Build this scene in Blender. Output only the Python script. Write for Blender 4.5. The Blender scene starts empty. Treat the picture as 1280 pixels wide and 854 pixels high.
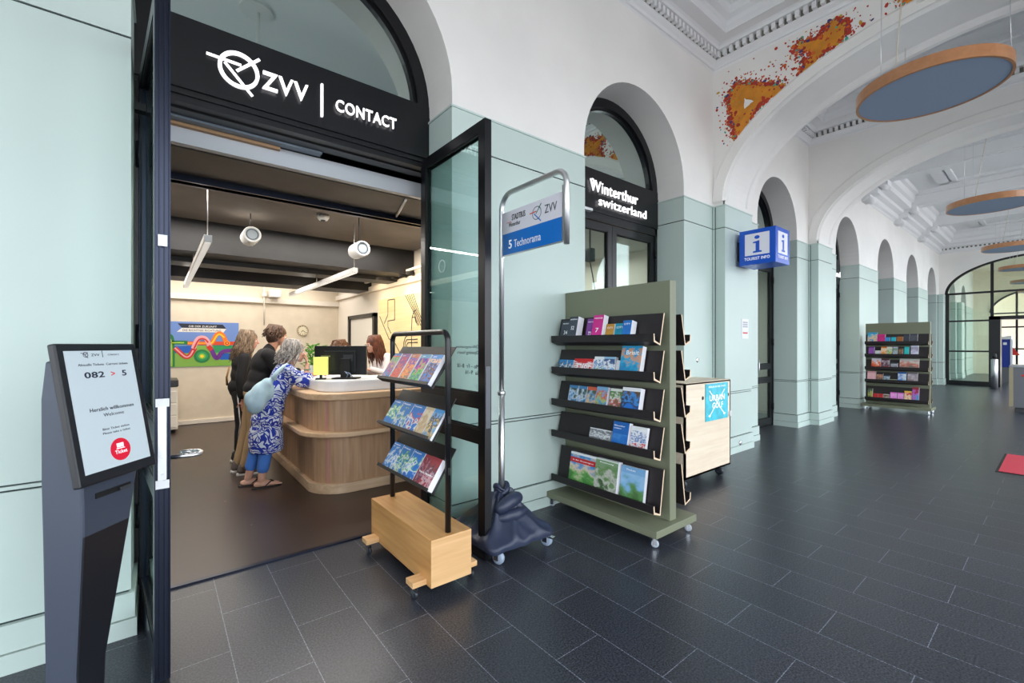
import bpy, bmesh, math, random
from mathutils import Vector, Matrix, Euler
C = bpy.context.scene.collection
PI = math.pi
random.seed(7)
def R(d): return math.radians(d)

# ---------------------------------------------------------------- materials
def lin(c):
    def f(x):
        x /= 255.0
        return x/12.92 if x <= .04045 else ((x+.055)/1.055)**2.4
    return (f(c[0]), f(c[1]), f(c[2]), 1)
MC = {}
def newmat(name):
    m = bpy.data.materials.new(name); m.use_nodes = True
    return m, m.node_tree.nodes, m.node_tree.links, m.node_tree.nodes['Principled BSDF']
def mat(name, c, rough=.5, metal=0, spec=.5, emis=0, bump=0, bscale=40, var=0, vscale=6, coat=0):
    if name in MC: return MC[name]
    m, N, L, B = newmat(name)
    B.inputs['Base Color'].default_value = lin(c)
    B.inputs['Roughness'].default_value = rough
    B.inputs['Metallic'].default_value = metal
    B.inputs['Specular IOR Level'].default_value = spec
    B.inputs['Coat Weight'].default_value = coat
    if emis:
        B.inputs['Emission Color'].default_value = lin(c)
        B.inputs['Emission Strength'].default_value = emis
    tc = N.new('ShaderNodeTexCoord')
    if var:
        n = N.new('ShaderNodeTexNoise'); n.inputs['Scale'].default_value = vscale; n.inputs['Detail'].default_value = 4
        r = N.new('ShaderNodeValToRGB')
        a = lin(tuple(max(0, x*(1-var)) for x in c)); b = lin(tuple(min(255, x*(1+var)) for x in c))
        r.color_ramp.elements[0].position = .35; r.color_ramp.elements[1].position = .65
        r.color_ramp.elements[0].color = a; r.color_ramp.elements[1].color = b
        L.new(tc.outputs['Object'], n.inputs['Vector']); L.new(n.outputs['Fac'], r.inputs['Fac'])
        L.new(r.outputs['Color'], B.inputs['Base Color'])
    if bump:
        n = N.new('ShaderNodeTexNoise'); n.inputs['Scale'].default_value = bscale; n.inputs['Detail'].default_value = 3
        b = N.new('ShaderNodeBump'); b.inputs['Strength'].default_value = bump; b.inputs['Distance'].default_value = .01
        L.new(tc.outputs['Object'], n.inputs['Vector']); L.new(n.outputs['Fac'], b.inputs['Height'])
        L.new(b.outputs['Normal'], B.inputs['Normal'])
    MC[name] = m
    return m
def wood(name, c1, c2, axis='X', scale=1.0, rough=.45, plank=0):
    if name in MC: return MC[name]
    m, N, L, B = newmat(name)
    tc = N.new('ShaderNodeTexCoord'); mp = N.new('ShaderNodeMapping')
    s = {'X': (1.2, 18, 18), 'Y': (18, 1.2, 18), 'Z': (18, 18, 1.2)}[axis]
    mp.inputs['Scale'].default_value = tuple(v*scale for v in s)
    n = N.new('ShaderNodeTexNoise'); n.inputs['Scale'].default_value = 1.5; n.inputs['Detail'].default_value = 6
    n.inputs['Distortion'].default_value = .6
    r = N.new('ShaderNodeValToRGB'); r.color_ramp.elements[0].position = .3; r.color_ramp.elements[1].position = .7
    r.color_ramp.elements[0].color = lin(c1); r.color_ramp.elements[1].color = lin(c2)
    L.new(tc.outputs['Object'], mp.inputs['Vector']); L.new(mp.outputs['Vector'], n.inputs['Vector'])
    L.new(n.outputs['Fac'], r.inputs['Fac'])
    out = r.outputs['Color']
    if plank:
        mp2 = N.new('ShaderNodeMapping')
        mp2.inputs['Scale'].default_value = (3.5, 3.5, .01)
        n2 = N.new('ShaderNodeTexNoise'); n2.inputs['Scale'].default_value = 1.6; n2.inputs['Detail'].default_value = 2
        L.new(tc.outputs['Object'], mp2.inputs['Vector']); L.new(mp2.outputs['Vector'], n2.inputs['Vector'])
        r2 = N.new('ShaderNodeValToRGB'); r2.color_ramp.elements[0].position = .4; r2.color_ramp.elements[1].position = .6
        r2.color_ramp.elements[0].color = (.62, .60, .60, 1); r2.color_ramp.elements[1].color = (1.12, 1.06, 1.0, 1)
        mx = N.new('ShaderNodeMix'); mx.data_type = 'RGBA'; mx.blend_type = 'MULTIPLY'; mx.inputs[0].default_value = 1
        L.new(out, mx.inputs[6]); L.new(r2.outputs['Color'], mx.inputs[7]); out = mx.outputs[2]
    L.new(out, B.inputs['Base Color'])
    B.inputs['Roughness'].default_value = rough
    MC[name] = m
    return m
def glass(name, tint=(.86, .93, .90), rough=0, ior=1.5, extra=0.0):
    if name in MC: return MC[name]
    m, N, L, B = newmat(name)
    N.remove(B); o = N['Material Output']
    t = N.new('ShaderNodeBsdfTransparent'); t.inputs['Color'].default_value = (*tint, 1)
    g = N.new('ShaderNodeBsdfGlossy'); g.inputs['Roughness'].default_value = rough; g.inputs['Color'].default_value = (.88, 1, .96, 1)
    f0 = ((ior-1)/(ior+1))**2
    lw = N.new('ShaderNodeLayerWeight'); lw.inputs['Blend'].default_value = .5
    p5 = N.new('ShaderNodeMath'); p5.operation = 'POWER'; p5.inputs[1].default_value = 5
    f = N.new('ShaderNodeMath'); f.operation = 'MULTIPLY_ADD'; f.inputs[1].default_value = 1-f0; f.inputs[2].default_value = f0
    L.new(lw.outputs['Facing'], p5.inputs[0]); L.new(p5.outputs[0], f.inputs[0])
    a = N.new('ShaderNodeMath'); a.operation = 'ADD'; a.inputs[1].default_value = extra; a.use_clamp = True
    mx = N.new('ShaderNodeMixShader')
    L.new(f.outputs[0], a.inputs[0]); L.new(a.outputs[0], mx.inputs[0]); L.new(t.outputs[0], mx.inputs[1]); L.new(g.outputs[0], mx.inputs[2])
    L.new(mx.outputs[0], o.inputs['Surface'])
    MC[name] = m
    return m
def cover(name, head, cols, seed=0, scale=5, band=.82, stripe=None, rough=.5, strip_c=(245, 245, 245)):
    """printed cover: a heading band, a picture of soft coloured areas, optional foot stripe"""
    if name in MC: return MC[name]
    m, N, L, B = newmat(name)
    tc = N.new('ShaderNodeTexCoord'); mp = N.new('ShaderNodeMapping')
    mp.inputs['Location'].default_value = (seed*3.7, seed*1.3, seed*2.1)
    mp.inputs['Scale'].default_value = (1, .01, 1.4)
    n = N.new('ShaderNodeTexNoise'); n.inputs['Scale'].default_value = scale; n.inputs['Detail'].default_value = 6; n.inputs['Distortion'].default_value = .15
    r = N.new('ShaderNodeValToRGB'); r.color_ramp.interpolation = 'LINEAR'
    e = r.color_ramp.elements; k = len(cols)
    e[0].position = .33; e[0].color = lin(cols[0]); e[1].position = .67; e[1].color = lin(cols[-1])
    for i in range(1, k-1):
        q = e.new(.33+.34*i/(k-1)); q.color = lin(cols[i])
    L.new(tc.outputs['Generated'], mp.inputs['Vector']); L.new(mp.outputs['Vector'], n.inputs['Vector'])
    sp = N.new('ShaderNodeSeparateXYZ'); L.new(tc.outputs['Generated'], sp.inputs[0])
    zz = N.new('ShaderNodeMath'); zz.operation = 'MULTIPLY_ADD'; zz.inputs[1].default_value = .42; L.new(sp.outputs['Z'], zz.inputs[0])
    nn_ = N.new('ShaderNodeMath'); nn_.operation = 'MULTIPLY_ADD'; nn_.inputs[1].default_value = .9; nn_.inputs[2].default_value = -.13; L.new(n.outputs['Fac'], nn_.inputs[0])
    L.new(nn_.outputs[0], zz.inputs[2]); L.new(zz.outputs[0], r.inputs['Fac'])
    g = N.new('ShaderNodeMath'); g.operation = 'GREATER_THAN'; g.inputs[1].default_value = band; L.new(sp.outputs['Z'], g.inputs[0])
    mx = N.new('ShaderNodeMix'); mx.data_type = 'RGBA'
    L.new(g.outputs[0], mx.inputs[0]); L.new(r.outputs['Color'], mx.inputs[6]); mx.inputs[7].default_value = lin(head)
    out = mx.outputs[2]
    if stripe:
        a, b = stripe
        g1 = N.new('ShaderNodeMath'); g1.operation = 'GREATER_THAN'; g1.inputs[1].default_value = a
        g2 = N.new('ShaderNodeMath'); g2.operation = 'LESS_THAN'; g2.inputs[1].default_value = b
        g3 = N.new('ShaderNodeMath'); g3.operation = 'MULTIPLY'
        L.new(sp.outputs['Z'], g1.inputs[0]); L.new(sp.outputs['Z'], g2.inputs[0]); L.new(g1.outputs[0], g3.inputs[0]); L.new(g2.outputs[0], g3.inputs[1])
        m2 = N.new('ShaderNodeMix'); m2.data_type = 'RGBA'
        L.new(g3.outputs[0], m2.inputs[0]); L.new(out, m2.inputs[6]); m2.inputs[7].default_value = lin(strip_c); out = m2.outputs[2]
    L.new(out, B.inputs['Base Color']); B.inputs['Roughness'].default_value = rough
    MC[name] = m
    return m

WHITE = mat('white_plaster', (236, 234, 230), .75, bump=.05, bscale=60, var=.012, vscale=1.5)
CEIL = mat('ceiling_plaster', (232, 233, 234), .8)
SAGE = mat('sage_panel', (192, 208, 202), .42, var=.015, vscale=.8, spec=.45)
GROOVE = mat('panel_groove', (46, 58, 58), .8)
BLACK = mat('black_steel', (12, 13, 17), .3, spec=.45)
BLUEBLK = mat('blue_black_steel', (34, 40, 58), .28, metal=.65, spec=.7)
MATTEBLK = mat('matte_black', (12, 12, 14), .6)
STEEL = mat('brushed_steel', (218, 218, 220), .36, metal=1)
CHROME = mat('chrome', (225, 226, 230), .12, metal=1)
GLASS = glass('clear_glass', (.80, .90, .86), ior=1.5, extra=.05)
LUNETTE = glass('green_glass', (.45, .56, .52), ior=1.6, extra=.55)
LEAFGLASS = glass('door_glass', (.84, .93, .92), ior=1.5, extra=.02)
LIT = mat('lit_lettering', (255, 253, 255), .4, emis=1.05)
PAPER = mat('paper_edge', (232, 232, 236), .6)
INK = mat('black_ink', (22, 24, 28), .5)
RUBBER = mat('grey_rubber', (110, 118, 130), .5)

# ---------------------------------------------------------------- mesh building
WM = {}
class MB:
    def __init__(s): s.v = []; s.f = []; s.m = []; s.k = 0; s.sm = []
    def mat(s, k): s.k = k; return s
    def add(s, vs, fs, smooth=False):
        b = len(s.v); s.v += [tuple(v) for v in vs]
        for f in fs: s.f.append([b+i for i in f]); s.m.append(s.k); s.sm.append(smooth)
        return s
    def box(s, x0, x1, y0, y1, z0, z1):
        x0, x1 = min(x0, x1), max(x0, x1); y0, y1 = min(y0, y1), max(y0, y1); z0, z1 = min(z0, z1), max(z0, z1)
        return s.add([(x0,y0,z0),(x1,y0,z0),(x1,y1,z0),(x0,y1,z0),(x0,y0,z1),(x1,y0,z1),(x1,y1,z1),(x0,y1,z1)],
                     [(0,3,2,1),(4,5,6,7),(0,1,5,4),(1,2,6,5),(2,3,7,6),(3,0,4,7)])
    def hexa(s, b4, t4):
        return s.add(list(b4)+list(t4), [(0,3,2,1),(4,5,6,7),(0,1,5,4),(1,2,6,5),(2,3,7,6),(3,0,4,7)])
    def bar(s, p, q, w, h, up=(0,0,1)):
        p = Vector(p); q = Vector(q); d = (q-p).normalized(); u = Vector(up)
        a = d.cross(u)
        if a.length < 1e-5: a = d.cross(Vector((1,0,0)))
        a.normalize(); b = a.cross(d).normalized()
        c = [(-w/2,-h/2),(w/2,-h/2),(w/2,h/2),(-w/2,h/2)]
        return s.hexa([p+a*i+b*j for i, j in c], [q+a*i+b*j for i, j in c])
    def prism(s, pts, z0, z1):
        n = len(pts)
        return s.add([(x,y,z0) for x,y in pts]+[(x,y,z1) for x,y in pts],
                     [tuple(reversed(range(n))), tuple(range(n,2*n))]+[(i,(i+1)%n,n+(i+1)%n,n+i) for i in range(n)])
    def slab(s, pts, o, ax, ay, t):
        """2-D polygon in the plane o + ax*x + ay*y, thickness vector t"""
        o = Vector(o); ax = Vector(ax); ay = Vector(ay); t = Vector(t); n = len(pts)
        a = [o+ax*x+ay*y for x, y in pts]
        return s.add(a+[p+t for p in a], [tuple(reversed(range(n))), tuple(range(n,2*n))]+[(i,(i+1)%n,n+(i+1)%n,n+i) for i in range(n)])
    def tube(s, path, r, n=12, cap=True, closed=False):
        P = [Vector(p) for p in path]; k = len(P)
        rr = r if isinstance(r, (list, tuple)) else [r]*k
        T = []
        for i in range(k):
            a = P[(i-1) % k] if (closed or i > 0) else P[0]; b = P[(i+1) % k] if (closed or i < k-1) else P[-1]
            T.append((b-a).normalized())
        u = T[0].cross(Vector((0,0,1)))
        if u.length < 1e-3: u = T[0].cross(Vector((0,1,0)))
        u.normalize(); vs = []
        for i in range(k):
            u = (u - T[i]*u.dot(T[i])).normalized(); w = T[i].cross(u)
            for j in range(n):
                a = 2*PI*j/n; vs.append(P[i]+(u*math.cos(a)+w*math.sin(a))*rr[i])
        fs = []
        for i in range(k if closed else k-1):
            i2 = (i+1) % k
            for j in range(n): fs.append((i*n+j, i*n+(j+1)%n, i2*n+(j+1)%n, i2*n+j))
        s.add(vs, fs, True)
        if cap and not closed:
            b = len(s.v)-k*n
            s.f.append([b+j for j in reversed(range(n))]); s.m.append(s.k); s.sm.append(False)
            s.f.append([b+(k-1)*n+j for j in range(n)]); s.m.append(s.k); s.sm.append(False)
        return s
    def lathe(s, prof, c=(0,0,0), n=24, axis='Z', smooth=True, cap=True):
        c = Vector(c); vs = []
        for r, z in prof:
            for j in range(n):
                a = 2*PI*j/n; x, y = r*math.cos(a), r*math.sin(a)
                vs.append(c+Vector({'Z': (x,y,z), 'X': (z,x,y), 'Y': (y,z,x)}[axis]))
        k = len(prof); fs = [(i*n+j, i*n+(j+1)%n, (i+1)*n+(j+1)%n, (i+1)*n+j) for i in range(k-1) for j in range(n)]
        s.add(vs, fs, smooth); b = len(s.v)-k*n
        for q, rev in ((0, True), (k-1, False)):
            if cap and prof[q][0] > 1e-6:
                l = [b+q*n+j for j in range(n)]
                s.f.append(l[::-1] if rev else l); s.m.append(s.k); s.sm.append(False)
        return s
    def ball(s, c, r, n=12, m=8):
        rx, ry, rz = r if isinstance(r, (tuple, list)) else (r, r, r)
        vs = [(c[0], c[1], c[2]-rz)]
        for i in range(1, m):
            a = -PI/2+PI*i/m
            for j in range(n):
                t = 2*PI*j/n; vs.append((c[0]+rx*math.cos(a)*math.cos(t), c[1]+ry*math.cos(a)*math.sin(t), c[2]+rz*math.sin(a)))
        vs.append((c[0], c[1], c[2]+rz)); fs = [(0, 1+(j+1)%n, 1+j) for j in range(n)]
        for i in range(m-2):
            for j in range(n): fs.append((1+i*n+j, 1+i*n+(j+1)%n, 1+(i+1)*n+(j+1)%n, 1+(i+1)*n+j))
        e = len(vs)-1; fs += [(e, 1+(m-2)*n+j, 1+(m-2)*n+(j+1)%n) for j in range(n)]
        return s.add(vs, fs, True)
    def build(s, name, mats, parent=None, bevel=0, loc=None, fix=True, local=False, rot=None):
        if not isinstance(mats, (list, tuple)): mats = [mats]
        M = WM.get(parent.name, Matrix()) if parent else None
        if parent is None:
            M = Matrix()
            if loc is not None: M = Matrix.Translation(Vector(loc))
            if rot is not None: M = M @ Euler(rot).to_matrix().to_4x4()
        inv = Matrix() if local else M.inverted()
        me = bpy.data.meshes.new(name)
        me.from_pydata([tuple(inv @ Vector(v)) for v in s.v], [], s.f)
        for q in mats: me.materials.append(q)
        for p, k, sm in zip(me.polygons, s.m, s.sm): p.material_index = min(k, len(mats)-1); p.use_smooth = sm
        if fix:
            bm = bmesh.new(); bm.from_mesh(me); bmesh.ops.recalc_face_normals(bm, faces=bm.faces); bm.to_mesh(me); bm.free()
        o = bpy.data.objects.new(name, me); C.objects.link(o)
        if parent: o.parent = parent; WM[o.name] = M
        else: o.matrix_world = M; o.location = M.to_translation(); o.rotation_euler = M.to_euler(); WM[o.name] = M
        if bevel:
            b = o.modifiers.new('bevel', 'BEVEL'); b.width = bevel; b.segments = 2; b.limit_method = 'ANGLE'; b.angle_limit = R(40)
        return o
def tag(o, label, cat, group=None):
    o['label'] = label; o['category'] = cat
    if group: o['group'] = group
    return o
def thing(name, label, cat, loc=(0,0,0), rz=0, group=None, rot=None):
    o = bpy.data.objects.new(name, None); C.objects.link(o); o.empty_display_size = .1
    o.location = loc; o.rotation_euler = rot if rot else (0, 0, rz)
    WM[o.name] = Matrix.Translation(Vector(loc)) @ Euler(o.rotation_euler).to_matrix().to_4x4()
    if cat == 'structure': o['kind'] = 'structure'; return o
    return tag(o, label, cat, group)
def struct(o): o['kind'] = 'structure'; return o
def dup(root, loc, rot=None, label=None, group=None, skip=()):
    r = root.copy(); C.objects.link(r); r.location = loc
    if rot is not None: r.rotation_euler = rot
    if label: r['label'] = label
    if group: r['group'] = group
    WM[r.name] = Matrix.Translation(Vector(loc)) @ Euler(r.rotation_euler).to_matrix().to_4x4()
    for ch in list(root.children):
        c = ch.copy(); C.objects.link(c); c.parent = r; WM[c.name] = WM[r.name]
        for g in ch.children:
            d = g.copy(); C.objects.link(d); d.parent = c
    return r
def text(name, s, o, ax, ay, w, h, m, parent=None, t=.002, bold=.012, space=1.06, fit='both', align='l', label=None, smooth=False):
    """lettering as a mesh: o is the lower-left corner (or centre line with align='c'), ax/ay directions, w x h its box"""
    cu = bpy.data.curves.new(name, 'FONT'); cu.body = s; cu.offset = bold*.42; cu.space_character = space; cu.resolution_u = 3
    tmp = bpy.data.objects.new(name, cu); C.objects.link(tmp)
    dg = bpy.context.evaluated_depsgraph_get(); me = bpy.data.meshes.new_from_object(tmp.evaluated_get(dg))
    bpy.data.objects.remove(tmp); bpy.data.curves.remove(cu)
    xs = [v.co.x for v in me.vertices]; ys = [v.co.y for v in me.vertices]
    x0, x1, y0, y1 = min(xs), max(xs), min(ys), max(ys)
    sx = w/(x1-x0); sy = h/(y1-y0) if h else sx
    ax = Vector(ax).normalized(); ay = Vector(ay).normalized(); n = ax.cross(ay)
    off = -.5*w if align == 'c' else 0
    mb = MB(); base = [Vector(o)+ax*((v.co.x-x0)*sx+off)+ay*((v.co.y-y0)*sy) for v in me.vertices]
    k = len(base)
    mb.add([p+n*t for p in base]+base, [tuple(p.vertices) for p in me.polygons])
    # side walls
    cnt = {}
    for p in me.polygons:
        vs = list(p.vertices)
        for a, b in zip(vs, vs[1:]+vs[:1]): cnt.setdefault((min(a,b), max(a,b)), []).append((a, b))
    for e, l in cnt.items():
        if len(l) == 1:
            a, b = l[0]; mb.f.append([a, b, b+k, a+k][::-1]); mb.m.append(0); mb.sm.append(False)
    bpy.data.meshes.remove(me)
    ob = mb.build(name, m, parent, fix=False)
    if label: ob['label'] = label
    return ob
# ================================================================= the hall
YW, YR = 3.03, 3.41            # facade wall face, back of the reveals
YB = -2.10                     # arcade side
OPEN = [(-.113, 1.82), (3.358, 5.228), (7.38, 9.03), (11.2, 12.907), (14.563, 16.278), (17.9, 19.627), (21.237, 22.885),
        (25.9, 27.6), (29.3, 31.0)]
ZC = 3.50                      # arch centre height
ZG = 3.40                      # top of the sage panelling
XE = 23.5                      # glazed end wall
# ---- floor
def floor_mat():
    m, N, L, B = newmat('dark_stone_tiles')
    tc = N.new('ShaderNodeTexCoord'); sp = N.new('ShaderNodeSeparateXYZ'); cb = N.new('ShaderNodeCombineXYZ')
    L.new(tc.outputs['Object'], sp.inputs[0])
    ax = N.new('ShaderNodeMath'); ax.operation = 'ADD'; ax.inputs[1].default_value = 30-.28
    ay = N.new('ShaderNodeMath'); ay.operation = 'ADD'; ay.inputs[1].default_value = 71-3.265
    L.new(sp.outputs['X'], ax.inputs[0]); L.new(sp.outputs['Y'], ay.inputs[0])
    L.new(ay.outputs[0], cb.inputs['X']); L.new(ax.outputs[0], cb.inputs['Y'])
    br = N.new('ShaderNodeTexBrick'); br.inputs['Scale'].default_value = 1; br.inputs['Brick Width'].default_value = .71
    br.inputs['Row Height'].default_value = .30; br.inputs['Mortar Size'].default_value = .0022; br.inputs['Mortar Smooth'].default_value = .3
    br.offset = .47
    br.inputs['Color1'].default_value = lin((44, 47, 54)); br.inputs['Color2'].default_value = lin((50, 53, 60)); br.inputs['Mortar'].default_value = lin((104, 108, 120))
    L.new(cb.outputs[0], br.inputs['Vector'])
    n = N.new('ShaderNodeTexNoise'); n.inputs['Scale'].default_value = 110; n.inputs['Detail'].default_value = 3
    L.new(tc.outputs['Object'], n.inputs['Vector'])
    r = N.new('ShaderNodeValToRGB'); r.color_ramp.elements[0].position = .36; r.color_ramp.elements[1].position = .66
    r.color_ramp.elements[0].color = (.45, .45, .45, 1); r.color_ramp.elements[1].color = (2.1, 2.1, 2.15, 1)
    L.new(n.outputs['Fac'], r.inputs['Fac'])
    mx = N.new('ShaderNodeMix'); mx.data_type = 'RGBA'; mx.blend_type = 'MULTIPLY'; mx.inputs[0].default_value = 1
    L.new(br.outputs['Color'], mx.inputs[6]); L.new(r.outputs['Color'], mx.inputs[7]); L.new(mx.outputs[2], B.inputs['Base Color'])
    n2 = N.new('ShaderNodeTexNoise'); n2.inputs['Scale'].default_value = 2.5; n2.inputs['Detail'].default_value = 5
    L.new(tc.outputs['Object'], n2.inputs['Vector'])
    mr = N.new('ShaderNodeMapRange'); mr.inputs[1].default_value = .3; mr.inputs[2].default_value = .7; mr.inputs[3].default_value = .25; mr.inputs[4].default_value = .33
    B.inputs['Roughness'].default_value = .3
    bp = N.new('ShaderNodeBump'); bp.inputs['Strength'].default_value = .12; bp.inputs['Distance'].default_value = .004
    L.new(n.outputs['Fac'], bp.inputs['Height']); L.new(bp.outputs[0], B.inputs['Normal'])
    B.inputs['Specular IOR Level'].default_value = .45
    return m
FLOOR = floor_mat()
b = MB(); b.box(-5, 36, -8, 3.44, -.15, 0); b.box(3.2, 36, 3.44, 8, -.15, 0)
struct(b.build('floor', FLOOR))

# ---- sage panelling in tiers, following the outline of wall, reveals and pilasters
TIERS = [(0, .090, .030), (.096, .222, .022), (.234, .824, .006), (.834, .850, .010), (.858, 3.084, .006), (3.095, 3.385, .006), (3.385, 3.40, .016)]
def ribbon(mb, pts, z0, z1, off, back):
    """offset an open outline towards the hall (right-hand side of its walk along +x) and give it height"""
    P = [Vector((x, y)) for x, y in pts]; n = len(P)
    def offs(d):
        out = []
        for i in range(n):
            ns = []
            if i > 0: t = (P[i]-P[i-1]).normalized(); ns.append(Vector((t.y, -t.x)))
            if i < n-1: t = (P[i+1]-P[i]).normalized(); ns.append(Vector((t.y, -t.x)))
            if len(ns) == 1: out.append(P[i]+ns[0]*d)
            else:
                m = ns[0]+ns[1]; out.append(P[i]+m*(d/(m.dot(ns[0]))))
        return out
    A = offs(off); B_ = offs(back)
    for i in range(n-1):
        mb.hexa([(A[i].x,A[i].y,z0),(A[i+1].x,A[i+1].y,z0),(B_[i+1].x,B_[i+1].y,z0),(B_[i].x,B_[i].y,z0)],
                [(A[i].x,A[i].y,z1),(A[i+1].x,A[i+1].y,z1),(B_[i+1].x,B_[i+1].y,z1),(B_[i].x,B_[i].y,z1)])
def vcuts(pts, gap=.005):
    """break the outline at outer corners so that a thin vertical joint shows"""
    return pts
OUT = [
    [(-4.6, YW), (-.113, YW), (-.113, YR)],
    [(1.82, YR), (1.82, YW), (3.358, YW), (3.358, YR)],
    [(5.228, YR), (5.228, YW), (5.98, YW), (5.98, 2.87), (6.79, 2.87), (6.79, YW), (7.38, YW), (7.38, YR)],
    [(9.03, YR), (9.03, YW), (9.618, YW), (9.618, 2.875), (10.39, 2.875), (10.39, YW), (11.2, YW), (11.2, YR)],
    [(12.907, YR), (12.907, YW), (14.563, YW), (14.563, YR)],
    [(16.278, YR), (16.278, YW), (17.9, YW), (17.9, YR)],
    [(19.627, YR), (19.627, YW), (21.237, YW), (21.237, YR)],
    [(22.885, YR), (22.885, YW), (23.02, YW), (23.02, 2.86), (23.5, 2.86)],
    [(23.62, 2.86), (24.1, 2.86), (24.1, YW), (25.9, YW), (25.9, YR)],
    [(27.6, YR), (27.6, YW), (28.0, YW), (28.0, 2.87), (28.8, 2.87), (28.8, YW), (29.3, YW), (29.3, YR)],
    [(31.0, YR), (31.0, YW), (33.6, YW)],
]
for i, pts in enumerate(OUT):
    b = MB()
    for z0, z1, o in TIERS: b.mat(0); ribbon(b, pts, z0, z1, o, -.04)
    b.mat(1); ribbon(b, pts, 0, 3.39, -.004, -.045)
    # thin dark upright joints at outer corners
    for j in range(1, len(pts)-1):
        p0, p, p1 = Vector(pts[j-1]), Vector(pts[j]), Vector(pts[j+1])
        a = (p-p0).normalized(); c = (p1-p).normalized()
        if a.x*c.y-a.y*c.x > 0: continue
        for d, nrm in ((-a, Vector((a.y, -a.x))), (c, Vector((c.y, -c.x)))):
            q = p+d*.035; e = nrm*.0072
            w = d*.005
            b.mat(1); b.hexa([(*(q-w), .232), (*(q+w), .232), (*(q+w+e), .232), (*(q-w+e), .232)], [(*(q-w), 3.385), (*(q+w), 3.385), (*(q+w+e), 3.385), (*(q-w+e), 3.385)])
    struct(b.build('wall_panelling' if i == 0 else 'wall_panelling.%03d' % i, [SAGE, GROOVE]))

# ---- white upper wall with arched openings
def arch_wall(openings, x0, x1, zb, zt, yf, yb, name, m):
    mb = MB(); NS = 28
    xs = x0
    for a, c in openings:
        cx = (a+c)/2; r = (c-a)/2
        mb.box(xs, a, yf, yb, zb, zt)
        # spandrels
        pts = [(cx-r*math.cos(PI*k/NS), ZC+r*math.sin(PI*k/NS)) for k in range(NS+1)]
        pts = [(a, zb)]+pts+[(c, zb)]
        for (xa, za), (xb, zb_) in zip(pts, pts[1:]):
            if abs(xa-xb) < 1e-6: continue
            mb.add([(xa,yf,za),(xb,yf,zb_),(xb,yf,zt),(xa,yf,zt)], [(0,1,2,3)])
            mb.add([(xa,yb,za),(xb,yb,zb_),(xb,yb,zt),(xa,yb,zt)], [(3,2,1,0)])
            mb.add([(xa,yf,za),(xb,yf,zb_),(xb,yb,zb_),(xa,yb,za)], [(0,1,2,3)], True)
        mb.add([(a,yf,zt),(c,yf,zt),(c,yb,zt),(a,yb,zt)], [(0,1,2,3)])
        xs = c
    mb.box(xs, x1, yf, yb, zb, zt)
    return struct(mb.build(name, m, fix=False))
arch_wall(OPEN, -4.6, 34, 3.40, 6.1, YW, 3.47, 'wall_left', WHITE)
# core of the lower wall behind the panelling
b = MB(); xs = -4.6
for a, c in OPEN: b.box(xs, a-.03, YW+.04, 3.47, 0, 3.40) if a-.03 > xs else None; xs = c+.03
b.box(xs, 34, YW+.04, 3.47, 0, 3.40)
struct(b.build('wall_core', GROOVE))

# ---- transverse arches
CY, AE = .45, 2.42
def ell(y, b_, z0=3.45, a=AE):
    q = 1-((y-CY)/a)**2
    return z0+b_*math.sqrt(max(q, 0))
def transverse(x0, x1, name, bb=1.40):
    mb = MB(); N_ = 64
    th = [PI*k/N_ for k in range(N_+1)]
    def P(x, da, db): return [(x, CY+(AE+da)*math.cos(t), 3.45+(bb+db)*math.sin(t)) for t in th]
    sec = [P(x0, .02, .03), P(x0+.03, -.005, 0), P(x0+.09, -.01, 0), P(x0+.13, .0, .03), P(x0+.15, .02, .05), P(x1-.15, .02, .05), P(x1-.13, .0, .03), P(x1-.09, -.01, 0), P(x1-.03, -.005, 0), P(x1, .02, .03)]
    for A, B_ in zip(sec, sec[1:]):
        for k in range(N_): mb.add([A[k], A[k+1], B_[k+1], B_[k]], [(0,1,2,3)], True)
    # raised archivolt on both faces
    for x, d in ((x0, -.022), (x1, .022)):
        rings = [(x, .02, .03), (x+d, .025, .035), (x+d, .16, .15), (x+d*.4, .175, .165), (x, .19, .18)]
        if d > 0: rings = rings
        RS = [[(q[0], CY+(AE+q[1])*math.cos(t), 3.45+(bb+q[2])*math.sin(t)) for t in th] for q in rings]
        RS = [[(p[0], min(p[1], 3.03), p[2]) for p in r_] for r_ in RS]
        for A, B_ in zip(RS, RS[1:]):
            for k in range(N_): mb.add([A[k], A[k+1], B_[k+1], B_[k]], [(0,1,2,3)], True)
    # faces above the arch
    for x in (x0, x1):
        E = P(x, .02, .03)
        for k in range(N_): mb.add([E[k], E[k+1], (x, E[k+1][1], 6.1), (x, E[k][1], 6.1)], [(0,1,2,3)])
        for ya, yb in ((E[0][1], 3.05), (E[-1][1], -2.15)):
            mb.add([(x, ya, 3.40), (x, yb, 3.40), (x, yb, 6.1), (x, ya, 6.1)], [(0,1,2,3)])
    for ys in (2.87, -1.97):   # underside where the arch lands on the pilasters
        mb.add([(x0, ys, 3.402), (x1, ys, 3.402), (x1, ys, 3.46), (x0, ys, 3.46)], [(0,1,2,3)])
    return struct(mb.build(name, WHITE))
transverse(5.98, 6.79, 'wall_transverse_arch')
transverse(9.618, 10.39, 'wall_transverse_arch.001', 1.37)

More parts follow.
